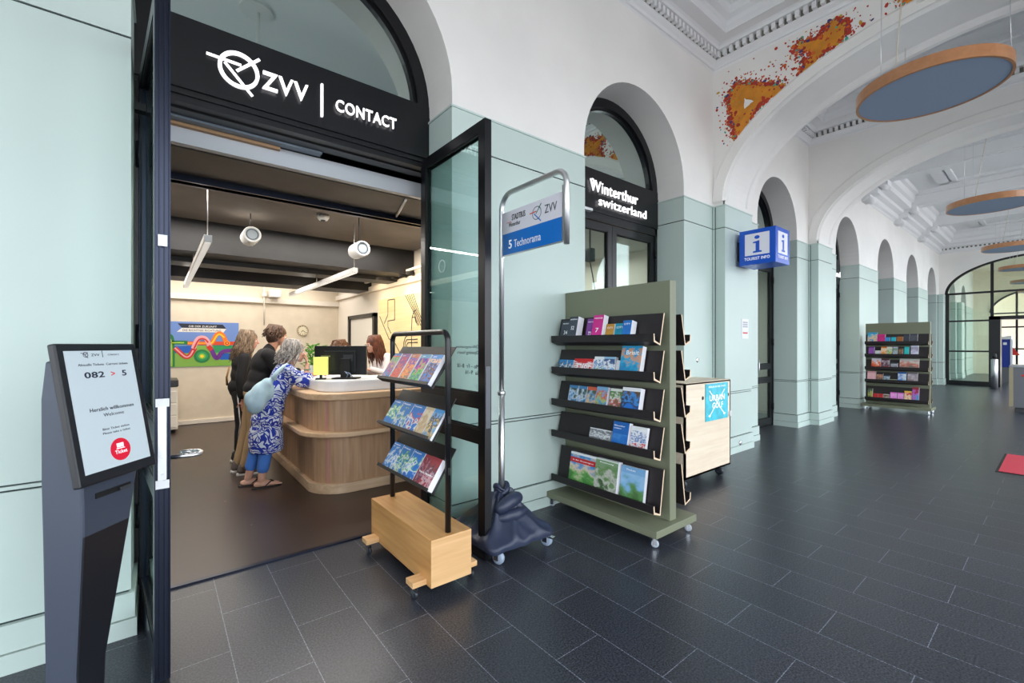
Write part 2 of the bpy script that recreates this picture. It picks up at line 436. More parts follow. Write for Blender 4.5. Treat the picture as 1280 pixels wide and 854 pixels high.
# ---- ceilings with swept cornices
def coffer(mb, x0, x1, y0, y1, prof, top=True):
    rings = [[(x0+d, y0+d, z), (x1-d, y0+d, z), (x1-d, y1-d, z), (x0+d, y1-d, z)] for d, z in prof]
    for A, B_ in zip(rings, rings[1:]):
        for k in range(4): mb.add([A[k], A[(k+1)%4], B_[(k+1)%4], B_[k]], [(0,1,2,3)])
    if top: mb.add(rings[-1], [(0,1,2,3)])
PR = [(0, 5.24), (.012, 5.26), (.03, 5.265), (.04, 5.30), (.075, 5.33), (.085, 5.345), (.085, 5.425), (.15, 5.43), (.165, 5.46), (.19, 5.475), (.33, 5.475), (.335, 5.56), (.36, 5.60), (.42, 5.63), (.43, 5.72),
      (.46, 5.73), (.47, 5.80), (.85, 5.80), (.86, 5.86), (.90, 5.90), (.95, 5.90), (.96, 5.97)]
b = MB(); coffer(b, -4.6, 5.98, YB, YW, PR); struct(b.build('ceiling', CEIL))
b = MB(); coffer(b, 6.79, 9.618, YB, YW, PR); struct(b.build('ceiling.001', CEIL))
DENT = mat('dentil_shadow_gap', (120, 118, 108), .9)  # painted shade for the flat strip behind the dentil teeth
def dentils(name, x0, x1, y0, y1, d, z0, z1, sides, pitch=.085, w=.045):
    """dentil course: stone teeth, the shade between them painted as a grey-brown backing strip"""
    mb = MB()
    def run(p, q, nrm):
        p = Vector(p); q = Vector(q); L_ = (q-p).length; t = (q-p)/L_; n = int(L_/pitch); nv = Vector(nrm)
        for k in range(n):
            c = p+t*((k+.5)*L_/n)
            a, e = c-t*w/2, c+t*w/2
            mb.hexa([(*(a), z0), (*(e), z0), (*(e+nv*.05), z0), (*(a+nv*.05), z0)], [(*(a), z1), (*(e), z1), (*(e+nv*.05), z1), (*(a+nv*.05), z1)])
    if 'n' in sides: run((x0+d, y1-d), (x1-d, y1-d), (0, -1))
    if 's' in sides: run((x0+d, y0+d), (x1-d, y0+d), (0, 1))
    if 'e' in sides: run((x1-d, y0+d), (x1-d, y1-d), (-1, 0))
    if 'w' in sides: run((x0+d, y0+d), (x0+d, y1-d), (1, 0))
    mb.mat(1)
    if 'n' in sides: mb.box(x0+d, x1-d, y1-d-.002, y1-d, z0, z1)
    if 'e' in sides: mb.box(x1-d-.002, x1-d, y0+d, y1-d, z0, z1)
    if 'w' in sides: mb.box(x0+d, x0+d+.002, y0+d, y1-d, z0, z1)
    return struct(mb.build(name, [CEIL, DENT]))
dentils('trim_1', -4.6, 5.98, YB, YW, .086, 5.35, 5.422, 'ne')
dentils('trim_2', 6.79, 9.618, YB, YW, .086, 5.35, 5.422, 'new')
PR3 = [(0, 4.98), (.02, 5.0), (.03, 5.03), (.08, 5.06), (.10, 5.10), (.10, 5.16), (.20, 5.20), (.22, 5.26), (.36, 5.30), (.38, 5.42), (.44, 5.46), (.46, 5.60), (.52, 5.64), (.53, 5.72)]
b = MB(); coffer(b, 10.39, XE, YB, YW, PR3)
# longitudinal mouldings of the panels and the cross beams
for x0, x1 in ((10.95, 13.0), (13.6, 16.2), (16.8, 19.4), (20.0, 22.9)):
    for ya, yb in ((2.05, 1.85), (1.80, 1.70)):
        b.box(x0+.3, x1-.3, ya, yb, 5.66, 5.73)
    for xx in (x0+.3, x1-.3): b.box(xx-.08, xx+.08, -1.0, 2.05, 5.66, 5.73)
struct(b.build('ceiling.002', CEIL))
for i, xb in enumerate((13.3, 16.5, 19.7)):
    b = MB()
    b.box(xb-.2, xb+.2, YB, YW, 5.36, 5.73); b.box(xb-.26, xb+.26, YB, YW, 5.60, 5.73); b.box(xb-.16, xb+.16, YB, YW, 5.33, 5.37)
    # console carrying the beam
    for s0, s1, zz0, zz1 in ((.0, .16, 4.92, 5.06), (.0, .30, 5.06, 5.20), (.0, .48, 5.20, 5.36)):
        b.box(xb-.18, xb+.18, YW-s1, YW-s0, zz0, zz1)
    b.lathe([(.001, -.20), (.07, -.20), (.07, .20), (.001, .20)], (xb, YW-.40, 5.22), 16, 'X'); b.lathe([(.001, -.19), (.06, -.19), (.06, .19), (.001, .19)], (xb, YW-.14, 4.95), 16, 'X')
    struct(b.build('ceiling_beam' if i == 0 else 'ceiling_beam.%03d' % i, CEIL))
dentils('trim_3', 10.39, XE, YB, YW, .10, 5.105, 5.16, 'e', .11, .055)

# ---- end wall with its glazed arch
ZE0, BE, AEE = 3.42, 1.27, 2.42
b = MB(); NS = 48
E = [(CY+AEE*math.cos(PI*k/NS), ZE0+BE*math.sin(PI*k/NS)) for k in range(NS+1)]
for x in (XE, XE+.12):
    for (ya, za), (yb, zb_) in zip(E, E[1:]): b.add([(x,ya,za),(x,yb,zb_),(x,yb,6.1),(x,ya,6.1)], [(0,1,2,3)])
    b.add([(x,E[0][0],0),(x,3.4,0),(x,3.4,6.1),(x,E[0][0],6.1)], [(0,1,2,3)]); b.add([(x,E[-1][0],0),(x,-2.4,0),(x,-2.4,6.1),(x,E[-1][0],6.1)], [(0,1,2,3)])
for (ya, za), (yb, zb_) in zip(E, E[1:]): b.add([(XE,ya,za),(XE,yb,zb_),(XE+.12,yb,zb_),(XE+.12,ya,za)], [(0,1,2,3)])
struct(b.build('wall_end', WHITE))
g = thing('window_1', None, 'structure', (XE+.06, CY, 0))
def end_glazing(g, X0, top=True):
    b = MB()
    for k in range(NS):
        (ya, za), (yb, zb_) = E[k], E[k+1]
        b.bar((X0, ya*.985+CY*.015, za-.02), (X0, yb*.985+CY*.015, zb_-.02), .09, .10, (1,0,0))
    for y in (2.80, -1.90): b.box(X0-.05, X0+.05, y-.05, y+.05, 0, 3.45)
    for y in (1.64, -.74): b.box(X0-.045, X0+.045, y-.04, y+.04, 0, ell(y, BE, ZE0, AEE)-.03)
    for z in (3.42, 2.39, 1.26):
        if z > 3: b.box(X0-.045, X0+.045, -1.9, 2.8, z-.035, z+.035)
        else:
            b.box(X0-.045, X0+.045, 1.64, 2.8, z-.03, z+.03); b.box(X0-.045, X0+.045, -1.9, -.74, z-.03, z+.03)
    b.box(X0-.06, X0+.06, 1.5, 2.8, 0, .16); b.box(X0-.06, X0+.06, -1.9, -.6, 0, .16)
    b.build('window_frame', BLACK, g)
    b = MB()
    b.box(X0-.35, X0+.2, 1.42, 1.70, 0, 2.52); b.box(X0-.35, X0+.2, -.80, -.52, 0, 2.52); b.box(X0-.35, X0+.2, -.80, 1.70, 2.40, 2.52)
    b.build('portal_frame', BLACK, g)
    b = MB(); pts = [(y, z-.03) for y, z in E]
    b.slab([(2.8, .1)]+pts+[(-1.9, .1)], (X0, 0, 0), (0,1,0), (0,0,1), (.01,0,0))
    return b
bg = end_glazing(g, XE+.06)
# glass: upper part and the two side fields; the doorway in the middle stands open
b = MB(); pts = [(y, z-.03) for y, z in E]
b.slab([(2.8, 2.5)]+pts+[(-1.9, 2.5)], (XE+.06, 0, 0), (0,1,0), (0,0,1), (.01,0,0))
b.box(XE+.06, XE+.07, 1.6, 2.8, .1, 2.5); b.box(XE+.06, XE+.07, -1.9, -.7, .1, 2.5)
b.build('pane', glass('end_glass', (.86, .93, .88), ior=1.45, extra=.02), g)
# passage beyond
CREAM = mat('cream_plaster', (238, 228, 206), .8)
b = MB(); b.box(XE+.12, 34, YB-.2, YW+.4, 5.3, 5.5); struct(b.build('ceiling.003', CREAM))
b = MB()
for (ya, za), (yb, zb_) in zip(E, E[1:]): b.add([(33.6,ya*.8+.1,za*.92),(33.6,yb*.8+.1,zb_*.92),(33.6,yb*.8+.1,5.4),(33.6,ya*.8+.1,5.4)], [(0,1,2,3)])
b.add([(33.6,E[0][0]*.8+.1,0),(33.6,3.4,0),(33.6,3.4,5.4),(33.6,E[0][0]*.8+.1,5.4)], [(0,1,2,3)]); b.add([(33.6,E[-1][0]*.8+.1,0),(33.6,-2.4,0),(33.6,-2.4,5.4),(33.6,E[-1][0]*.8+.1,5.4)], [(0,1,2,3)])
struct(b.build('wall_far', CREAM))
b = MB(); b.box(37.5, 37.6, -4, 5, 0, 5.5); struct(b.build('wall_beyond', CREAM))
b = MB(); b.box(34, 37.6, -3, 5, 5.3, 5.4); struct(b.build('ceiling.004', CREAM))
g = thing('window_2', None, 'structure', (33.6, CY, 0)); b = MB()
for y in (1.5, .3, -.9): b.box(33.55, 33.62, y-.04, y+.04, 0, 4.2)
for z in (1.3, 2.4, 3.1): b.box(33.55, 33.62, -1.8, 2.3, z-.035, z+.035)
for k in range(NS): b.bar((33.58, E[k][0]*.8+.1, E[k][1]*.92), (33.58, E[k+1][0]*.8+.1, E[k+1][1]*.92), .08, .08, (1,0,0))
b.build('window_frame', BLACK, g)

# ---- arcade side: piers with wide openings to the daylight
b = MB(); px = [-4.6, -.9, 2.6, 6.0, 9.6, 13.2, 16.8, 20.4, 24.0, 27.6, 31.2, 34.0]
for i, x in enumerate(px): b.box(x, x+(.75 if x < 9.7 else .5), YB-.5, YB, 0, 4.3 if x < 9.7 else 4.95)
b.box(-4.6, 9.6, YB-.5, YB, 4.3, 6.1); b.box(9.6, 34.75, YB-.5, YB, 4.95, 6.1)
struct(b.build('wall_right', WHITE))
b = MB(); b.box(-4.8, -4.6, YB-.5, -1.3, 0, 6.1); b.box(-4.8, -4.6, 2.0, 3.4, 0, 6.1); b.box(-4.8, -4.6, -1.3, 2.0, 3.3, 6.1); struct(b.build('wall_rear', WHITE))
b = MB(); b.box(-4.8, 34.8, YB-.5, 3.47, 6.1, 6.2); struct(b.build('ceiling_roof', CEIL))
b = MB(); b.box(-4.8, 34, 3.47, 4.0, 5.6, 5.7); b.box(-4.8, -4.7, 3.4, 4.0, 3, 5.6); b.box(-4.8, 34, 3.62, 4.0, 3.22, 3.26); struct(b.build('ceiling_light_seal', CEIL))  # unseen caps added to block daylight leaking in above the rooms

# ---- spandrel painting: two letter-like ochre shapes dissolving into paint dabs
pa = thing('wall_painting', 'orange and red splattered lettering painted on the white spandrel above the arch', 'painting', (5.978, 2.6, 4.5))
OCHRE = mat('ochre_paint', (205, 132, 30), .6, var=.06, vscale=8)
L1 = [(2.639,4.923),(2.40,4.80),(2.182,4.689),(2.171,4.604),(2.266,4.577),(2.42,4.584),(2.499,4.486),(2.557,4.376),(2.687,4.242),(2.736,4.322),(2.772,4.51),(2.81,4.726),(2.81,4.851),(2.72,4.95)]
HL1 = [(2.616,4.717),(2.499,4.63),(2.616,4.582)]
L2 = [(2.028,5.06),(1.942,5.093),(1.745,5.044),(1.729,5.128),(1.65,5.177),(1.589,5.16),(1.514,5.045),(1.528,4.944),(1.619,4.884),(1.729,4.886),(1.777,4.816),(1.875,4.732),(1.959,4.734),(1.925,4.834),(1.858,4.915),(1.925,4.968)]
L3 = [(1.05,5.16),(1.018,4.976),(.965,4.93),(.90,4.947),(.82,5.0),(.70,4.98),(.60,5.03),(.66,5.12),(.80,5.13),(.92,5.17)]
def rough_edge(pts, amp=.012, step=.03):
    out = []
    for (a, b_), (c, d) in zip(pts, pts[1:]+pts[:1]):
        L_ = math.hypot(c-a, d-b_); n = max(1, int(L_/step))
        for k in range(n): out.append((a+(c-a)*k/n+random.uniform(-amp, amp), b_+(d-b_)*k/n+random.uniform(-amp, amp)))
    return out
for L_ in (L1, L2, L3): MB().slab(rough_edge(L_), (5.979, 0, 0), (0,1,0), (0,0,1), (-.002,0,0)).build('painted_letter', OCHRE, pa)
MB().slab(rough_edge(HL1, .006), (5.9765, 0, 0), (0,1,0), (0,0,1), (-.001,0,0)).build('letter_counter', WHITE, pa)
dab = MB()
dm = [mat('paint_red', (178, 48, 18), .6), mat('paint_rust', (150, 40, 22), .6), mat('paint_orange', (205, 95, 25), .6), mat('paint_teal', (70, 165, 140), .6), mat('paint_violet', (60, 50, 110), .6), mat('paint_yellow', (190, 150, 40), .6)]
def inside(y, z, P_):
    c = False
    for (a, b_), (p, q) in zip(P_, P_[1:]+P_[:1]):
        if (b_ > z) != (q > z) and y < (p-a)*(z-b_)/(q-b_)+a: c = not c
    return c
def edgept(P_):
    segs = [(P_[i], P_[(i+1) % len(P_)]) for i in range(len(P_))]
    w = [math.dist(*s) for s in segs]; s = random.choices(segs, w)[0]; t = random.random()
    return s[0][0]+(s[1][0]-s[0][0])*t, s[0][1]+(s[1][1]-s[0][1])*t
for P_, n in ((L1, 1500), (L2, 1100), (L3, 700)):
    for _ in range(n):
        y, z = edgept(P_); g_ = abs(random.gauss(0, 1)); a = random.uniform(0, 2*PI)
        d = .0+.13*g_*random.random()**.8
        y += d*math.cos(a); z += d*math.sin(a)
        if random.random() < .04: y += random.uniform(-.25, .25); z += random.uniform(-.2, .2)
        if z > 5.20 or y > 3.0: continue
        if inside(y, z, P_) and random.random() < .9: continue
        if ((y-CY)/(AE+.20))**2+((z-3.45)/(1.40+.19))**2 < 1: continue
        s = random.uniform(.006, .022)*(1.25 if d < .06 else .75); k = 6
        col = random.choices(range(6), [46, 22, 14, 6, 6, 6])[0]; e = random.uniform(.5, 1); ro = random.uniform(0, PI)
        x = 5.9766-random.random()*.0012
        vs = []
        for q in range(k):
            t = 2*PI*q/k; u, v = s*math.cos(t)*random.uniform(.8, 1.2), s*e*math.sin(t)
            vs.append((x, y+u*math.cos(ro)-v*math.sin(ro), z+u*math.sin(ro)+v*math.cos(ro)))
        dab.mat(col).add(vs+[(5.98, p[1], p[2]) for p in vs], [tuple(range(k))]+[(i, (i+1) % k, k+(i+1) % k, k+i) for i in range(k)])
o = dab.build('paint_dabs', dm, pa, fix=False); o['kind'] = 'stuff'
# ================================================================= shop fronts in the arched openings
def lunette(parent, cx, r, y=YR, zb=3.44):
    b = MB(); NS = 36; ro, ri = r+.03, r-.105
    for k in range(NS):
        t0, t1 = PI*k/NS, PI*(k+1)/NS
        p = lambda rr, t, yy: (cx+rr*math.cos(t), yy, ZC+rr*math.sin(t))
        b.add([p(ri,t0,y),p(ri,t1,y),p(ro,t1,y),p(ro,t0,y)], [(0,1,2,3)])
        b.add([p(ri,t0,y),p(ri,t1,y),p(ri-.0,t1,y+.03),p(ri-.0,t0,y+.03)], [(0,1,2,3)])
        b.add([p(ri-.03,t0,y+.03),p(ri-.03,t1,y+.03),p(ri,t1,y+.03),p(ri,t0,y+.03)], [(0,1,2,3)])
        b.add([p(ri-.03,t0,y+.03),p(ri-.03,t1,y+.03),p(ri-.03,t1,y+.07),p(ri-.03,t0,y+.07)], [(0,1,2,3)])
    b.box(cx-r-.03, cx+r+.03, y-.004, y+.07, zb, zb+.095)
    b.box(cx-r-.03, cx-ri, y-.002, y+.07, zb+.03, ZC); b.box(cx+ri, cx+r+.03, y-.002, y+.07, zb+.03, ZC)
    b.build('lunette_frame', BLACK, parent)
    b = MB(); pts = [(cx+(ri)*math.cos(PI*k/NS), ZC+ri*math.sin(PI*k/NS)) for k in range(NS+1)]
    b.slab([(cx+ri, zb+.05)]+pts+[(cx-ri, zb+.05)], (0, y+.055, 0), (1,0,0), (0,0,1), (0,.01,0))
    b.build('lunette_pane', LUNETTE, parent)
def leaf_parts(w, h=3.04, t=.055):
    """local: hinge at x=0, free stile at x=w, y is thickness"""
    f = MB(); s = .075
    f.box(0, s, -t/2, t/2, .01, h); f.box(w-s, w, -t/2, t/2, .01, h)
    f.box(s, w-s, -t/2, t/2, h-.08, h); f.box(s, w-s, -t/2, t/2, .01, .14)
    for z0, z1 in ((1.06, 1.15), (.81, .90)): f.box(s, w-s, -t/2, t/2, z0, z1)
    # glazing beads
    g = MB(); g.box(s-.01, w-s+.01, -.006, .006, .12, h-.06)
    beads = MB()
    for z0, z1 in ((.14, .81), (.90, 1.06), (1.15, h-.08)):
        for yy in (-t/2+.004, t/2-.012):
            beads.box(s, s+.012, yy, yy+.008, z0, z1); beads.box(w-s-.012, w-s, yy, yy+.008, z0, z1)
            beads.box(s, w-s, yy, yy+.008, z1-.012, z1); beads.box(s, w-s, yy, yy+.008, z0, z0+.012)
    return f, g, beads
def leaf(parent, hinge, free, mat_f=BLACK, h=3.04, lockplate=False, name='door_leaf'):
    hx = Vector((*hinge, 0)); fx = Vector((*free, 0)); w = (fx-hx).length; d = (fx-hx).normalized(); ang = math.atan2(d.y, d.x)
    M = Matrix.Translation(hx) @ Matrix.Rotation(ang, 4, 'Z')
    f, g, bd = leaf_parts(w, h)
    for mb in (f, g, bd): mb.v = [tuple(M @ Vector(v)) for v in mb.v]
    if parent:
        fo = f.build(name, mat_f, parent); g.build('pane', LEAFGLASS, fo); bd.build('glazing_bead', MATTEBLK, fo)
    else: fo = None
    return fo, M, w
def closed_front(i, a, c, sign=True, rooms=True):
    cx = (a+c)/2; r = (c-a)/2
    g = thing('door_%d' % i, None, 'structure', (cx, YR, 0))
    lunette(g, cx, r)
    b = MB(); b.box(a-.03, c+.03, YR-.01, YR+.05, 3.06, 3.44); b.build('fascia_board', BLACK, g)
    b = MB(); b.box(a-.03, a+.055, YR, YR+.08, 0, 3.06); b.box(c-.055, c+.03, YR, YR+.08, 0, 3.06); b.box(a, c, YR, YR+.08, 2.95, 3.06)
    b.box(a, c, YR-.012, YR, 3.045, 3.06)
    b.build('door_frame', BLACK, g)
    w = (c-a-.11)/2-.003
    for s in (0, 1):
        h, f = ((a+.055, YR+.04), (cx-.003, YR+.04)) if s == 0 else ((c-.055, YR+.04), (cx+.003, YR+.04))
        leaf(g, h, f, BLACK, 2.94)
    b = MB()
    for x in (cx-.05, cx+.05): b.tube([(x, YR+.012, .98), (x, YR-.05, .98), (x, YR-.05, 1.24), (x, YR+.012, 1.24)], .011, 10)
    b.build('door_handle', STEEL, g)
    b = MB()
    for z in (.35, 1.55, 2.7): b.lathe([(.014, -.06), (.014, .06)], (c-.052, YR-.005, z), 10); b.lathe([(.014, -.06), (.014, .06)], (a+.052, YR-.005, z), 10)
    b.build('hinge', BLACK, g)
    return g
d1 = thing('door_1', None, 'structure', (.853, YR, 0))
lunette(d1, .8535, .9665)
b = MB(); b.box(-.14, 1.85, YR-.01, YR+.06, 3.115, 3.44); b.build('fascia_board', BLACK, d1)
b = MB()
b.box(-.14, 1.85, YR-.022, YR+.04, 3.085, 3.115); b.box(-.14, 1.85, YR-.005, YR+.06, 3.05, 3.085); b.box(-.14, 1.85, YR+.01, YR+.10, 3.01, 3.05)
b.box(-.14, 1.85, YR+.10, YR+.20, 3.0, 3.03)
b.box(-.14, -.085, YR-.0, YR+.09, 0, 3.05); b.box(1.80, 1.85, YR-.0, YR+.09, 0, 3.05)
b.build('door_frame', BLACK, d1)
b = MB(); b.box(-.09, 1.0, YR+.20, YR+.27, 2.985, 3.03); b.build('door_closer_channel', mat('grey_channel', (128, 140, 152), .45, metal=.3), d1)
b = MB(); b.box(-.09, .72, YR+.27, YR+.34, 2.965, 2.995); b.build('timber_batten', mat('tan_batten', (190, 150, 110), .6), d1)
lr, M, w = leaf(d1, (1.785, 3.44), (1.79, 2.50), BLACK, 3.07)
# sticker ring, mirrored opening hours lettering on the glass (read from the other face)
n = Vector((-1, 0, 0))
for i, (s, z, h) in enumerate((('Öffnungszeiten', 1.47, .032), ('Opening hours', 1.425, .032), ('Mo – Fr  8–18', 1.33, .03), ('Sa  9–16', 1.285, .03))):
    text('glass_lettering', s, (1.780, 2.60, z), (0, 1, 0), (0, 0, 1), .022*len(s), h, mat('grey_lettering', (70, 76, 82), .5), lr, t=-.0015, bold=0)
b = MB(); b.lathe([(.045, 0), (.052, 0), (.052, .003), (.045, .003), (.045, 0)], (1.776, 3.12, 2.13), 24, 'X', cap=False); b.build('glass_sticker', mat('pale_sticker', (190, 210, 212), .5), lr)
b = MB(); b.box(1.768, 1.806, 2.496, 2.5, .92, 1.35); b.build('lock_plate', mat('dull_lock_steel', (96, 98, 104), .45, metal=.8), lr)
ll, M, w = leaf(d1, (-.062, 3.44), (.018, 2.50), BLUEBLK, 3.08)
b = MB()   # ribs of the door edge profile
for dx in (-.026, -.010, .008, .025): b.box(.018+dx-.0025, .018+dx+.0025, 2.488, 2.502, .02, 3.08)
b.build('edge_rib', BLUEBLK, ll)
b = MB(); b.box(.001, .031, 2.483, 2.49, .90, 1.24); b.build('lock_plate', STEEL, ll)
b = MB()
for z in (.885, 1.245): b.box(-.007, .041, 2.480, 2.488, z-.018, z+.018)
b.build('strike_plate', mat('white_metal', (225, 226, 228), .4), ll)
b = MB()
for z in (.93, 1.0, 1.06, 1.12, 1.2): b.lathe([(.005, -.004), (.005, 0)], (.016, 2.483, z), 10, 'Y')
b.build('screw', CHROME, ll)
b = MB(); b.box(.001, .034, 2.481, 2.489, 1.935, 1.985); b.build('edge_label', mat('white_label', (232, 234, 238), .6), ll)
b = MB(); b.tube([(.04, 2.56, .985), (.13, 2.55, .985), (.155, 2.56, .985), (.165, 2.59, .985), (.155, 2.63, .985), (.12, 2.645, .985), (.085, 2.64, .985)], .0105, 12); b.build('door_handle', STEEL, ll)
b = MB()
for z in (2.62, 1.55, .5): b.lathe([(.016, -.07), (.016, .07)], (-.085, 3.39, z), 12)
b.box(-.10, -.05, 3.2, 3.26, 2.80, 2.84)
b.build('hinge', BLACK, ll)

closed = {}
for i, (a, c) in enumerate(OPEN[1:], 2): closed[i] = closed_front(i, a, c)

MB().box(3.62, 3.86, 3.35, 3.40, 3.02, 3.05).build('door_closer', mat('white_metal', (225, 226, 228), .4), closed[2])
# ---- lettering on the fascia boards (each a thing: mounted, lit from inside)
s1 = thing('lit_fascia_sign', 'lit white ZVV CONTACT lettering on the black board above the open doorway', 'sign', (.85, 3.398, 3.12))
FX = (1,0,0); UZ = (0,0,1)
def signbar(b, p, q, w, y, t=.02):
    p = Vector(p); q = Vector(q); d = (q-p).normalized(); n_ = Vector((-d.y, d.x))*w/2
    b.slab([tuple(p-n_), tuple(q-n_), tuple(q+n_), tuple(p+n_)], (0, y, 0), FX, UZ, (0, -t, 0))
b = MB(); RR = (.117, .096); NS = 40
pts = [(.418+math.cos(2*PI*k/NS)*r_, 3.304+math.sin(2*PI*k/NS)*r_) for r_ in RR for k in range(NS)]
ov = [(x, 3.400, z) for x, z in pts]; iv = [(x, 3.382, z) for x, z in pts]
b.add(ov+iv, [(k, (k+1)%NS, NS+(k+1)%NS, NS+k) for k in range(NS)]+[(2*NS+k, 2*NS+(k+1)%NS, 3*NS+(k+1)%NS, 3*NS+k) for k in range(NS)]
      +[(k, (k+1)%NS, 2*NS+(k+1)%NS, 2*NS+k) for k in range(NS)]+[(NS+k, NS+(k+1)%NS, 3*NS+(k+1)%NS, 3*NS+k) for k in range(NS)])
b.build('logo_ring', LIT, s1)
for p, q in (((.240, 3.340), (.430, 3.336)), ((.404, 3.290), (.535, 3.417)), ((.338, 3.322), (.494, 3.155))):
    b = MB(); signbar(b, p, q, .017, 3.384, .006); b.build('logo_bar', LIT, s1)
text('lettering', 'ZVV', (.548, 3.38, 3.225), FX, UZ, .29, .12, LIT, s1, t=.018, bold=.03, space=1.14)
b = MB(); b.box(.928, .943, 3.376, 3.398, 3.165, 3.402); b.build('divider', LIT, s1)
text('lettering', 'CONTACT', (1.03, 3.38, 3.235), FX, UZ, .475, .088, LIT, s1, t=.012, bold=.024)
s2 = thing('lit_fascia_sign', 'lit white lettering reading Winterthur switzerland on the black board of the second doorway', 'sign', (4.29, 3.398, 3.1))
text('lettering', 'Winterthur', (3.84, 3.38, 3.265), FX, UZ, .90, .13, LIT, s2, t=.012, bold=.008)
text('lettering', 'switzerland', (3.99, 3.38, 3.12), FX, UZ, .93, .105, LIT, s2, t=.012, bold=.008)
b = MB(); b.lathe([(.018, 0), (.03, 0), (.03, .012), (.018, .012), (.018, 0)], (3.90, 3.385, 3.385), 16, 'Y', cap=False); b.build('heart_loop', LIT, s2)
s3 = thing('lit_fascia_sign', 'lit white sign lettering on the black board of the doorway behind the second pilaster', 'sign', (12.05, 3.398, 3.1))
text('lettering', 'Winterthur', (11.35, 3.38, 3.29), FX, UZ, 1.0, .12, LIT, s3, t=.015, bold=.04)
text('lettering', 'switzerland', (11.75, 3.38, 3.12), FX, UZ, 1.05, .12, LIT, s3, t=.015, bold=.04)

# ================================================================= the office behind the first door
BEIGE = mat('beige_wall', (222, 210, 190), .75, var=.015)
OFFW = mat('office_white', (232, 224, 212), .7)
OCEIL = mat('office_ceiling', (104, 97, 91), .7, var=.08, vscale=1.5)
DUCT = mat('dark_painted_concrete', (25, 24, 26), .5, var=.22, vscale=2.5, bump=.15, bscale=12)
def ofloor():
    m, N, L, B = newmat('brown_office_floor')
    tc = N.new('ShaderNodeTexCoord'); n = N.new('ShaderNodeTexNoise'); n.inputs['Scale'].default_value = 3; n.inputs['Detail'].default_value = 6
    r = N.new('ShaderNodeValToRGB'); r.color_ramp.elements[0].color = lin((44, 32, 28)); r.color_ramp.elements[1].color = lin((58, 43, 37))
    L.new(tc.outputs['Object'], n.inputs['Vector']); L.new(n.outputs['Fac'], r.inputs['Fac']); L.new(r.outputs['Color'], B.inputs['Base Color'])
    v = N.new('ShaderNodeTexVoronoi'); v.inputs['Scale'].default_value = 2.2; L.new(tc.outputs['Object'], v.inputs['Vector'])
    g = N.new('ShaderNodeMath'); g.operation = 'LESS_THAN'; g.inputs[1].default_value = .025; L.new(v.outputs['Distance'], g.inputs[0])
    mx = N.new('ShaderNodeMix'); mx.data_type = 'RGBA'; L.new(g.outputs[0], mx.inputs[0]); L.new(r.outputs['Color'], mx.inputs[6]); mx.inputs[7].default_value = lin((110, 96, 88))
    L.new(mx.outputs[2], B.inputs['Base Color'])
    B.inputs['Roughness'].default_value = .33
    return m
OFL = ofloor()
b = MB(); b.box(-2.6, 3.2, 3.445, 10.4, -.1, .004); struct(b.build('floor_office', OFL))
b = MB(); b.box(-.1, 1.82, 3.415, 3.45, 0, .012); struct(b.build('trim_4', BLUEBLK))
b = MB(); b.box(-2.6, 3.3, 10.3, 10.4, 0, 3.2); struct(b.build('wall_back', BEIGE))
b = MB(); b.box(3.2, 3.34, 3.47, 10.3, 0, 3.6); struct(b.build('wall_side', OFFW))
b = MB(); b.box(-2.7, -2.6, 3.47, 10.4, 0, 3.2); struct(b.build('wall_office_left', OFFW))
b = MB(); b.box(-2.6, 3.2, 4.44, 10.3, 3.0, 3.1); struct(b.build('ceiling_office', OCEIL))
b = MB(); b.box(-2.6, 3.2, 3.78, 4.44, 2.86, 2.92); struct(b.build('ceiling_lobby', OCEIL))
b = MB(); b.box(-2.6, 3.2, 3.72, 3.80, 2.86, 2.99); struct(b.build('trim_5', mat('pale_grey_fascia', (205, 208, 214), .5)))
b = MB(); b.box(-2.6, 3.3, 3.47, 4.5, 3.04, 3.10); struct(b.build('ceiling_soffit', BLACK))
b = MB(); b.box(-2.6, 3.2, 4.38, 4.46, 2.80, 3.0); b.box(-2.6, 3.2, 4.36, 4.48, 2.80, 2.83); struct(b.build('trim_6', BLUEBLK))
b = MB(); b.box(-2.6, 3.2, 6.5, 7.4, 2.62, 3.0); b.box(-2.6, 3.2, 7.0, 7.4, 2.56, 2.62); b.box(-2.6, 3.2, 8.3, 8.9, 2.53, 3.0); b.box(-2.6, 3.2, 7.4, 8.3, 2.80, 3.0)
struct(b.build('ceiling_beam_office', DUCT))
b = MB(); b.box(-2.6, 3.2, 10.24, 10.3, 2.36, 2.46); b.box(-2.6, 3.2, 10.27, 10.3, 0, .08); b.box(3.14, 3.2, 4.6, 10.3, 2.50, 2.60); struct(b.build('trim_7', OFFW))
# side door in black frame
g = thing('door_10', None, 'structure', (3.19, 8.7, 0)); b = MB()
b.box(3.13, 3.20, 8.0, 8.09, 0, 2.10); b.box(3.13, 3.20, 8.0, 9.45, 2.03, 2.10); b.box(3.13, 3.20, 9.36, 9.45, 0, 2.10); b.build('door_frame', BLACK, g)
b = MB(); b.box(3.165, 3.198, 8.09, 9.36, .01, 2.03); b.build('door_panel', mat('white_door', (225, 220, 210), .5), g)

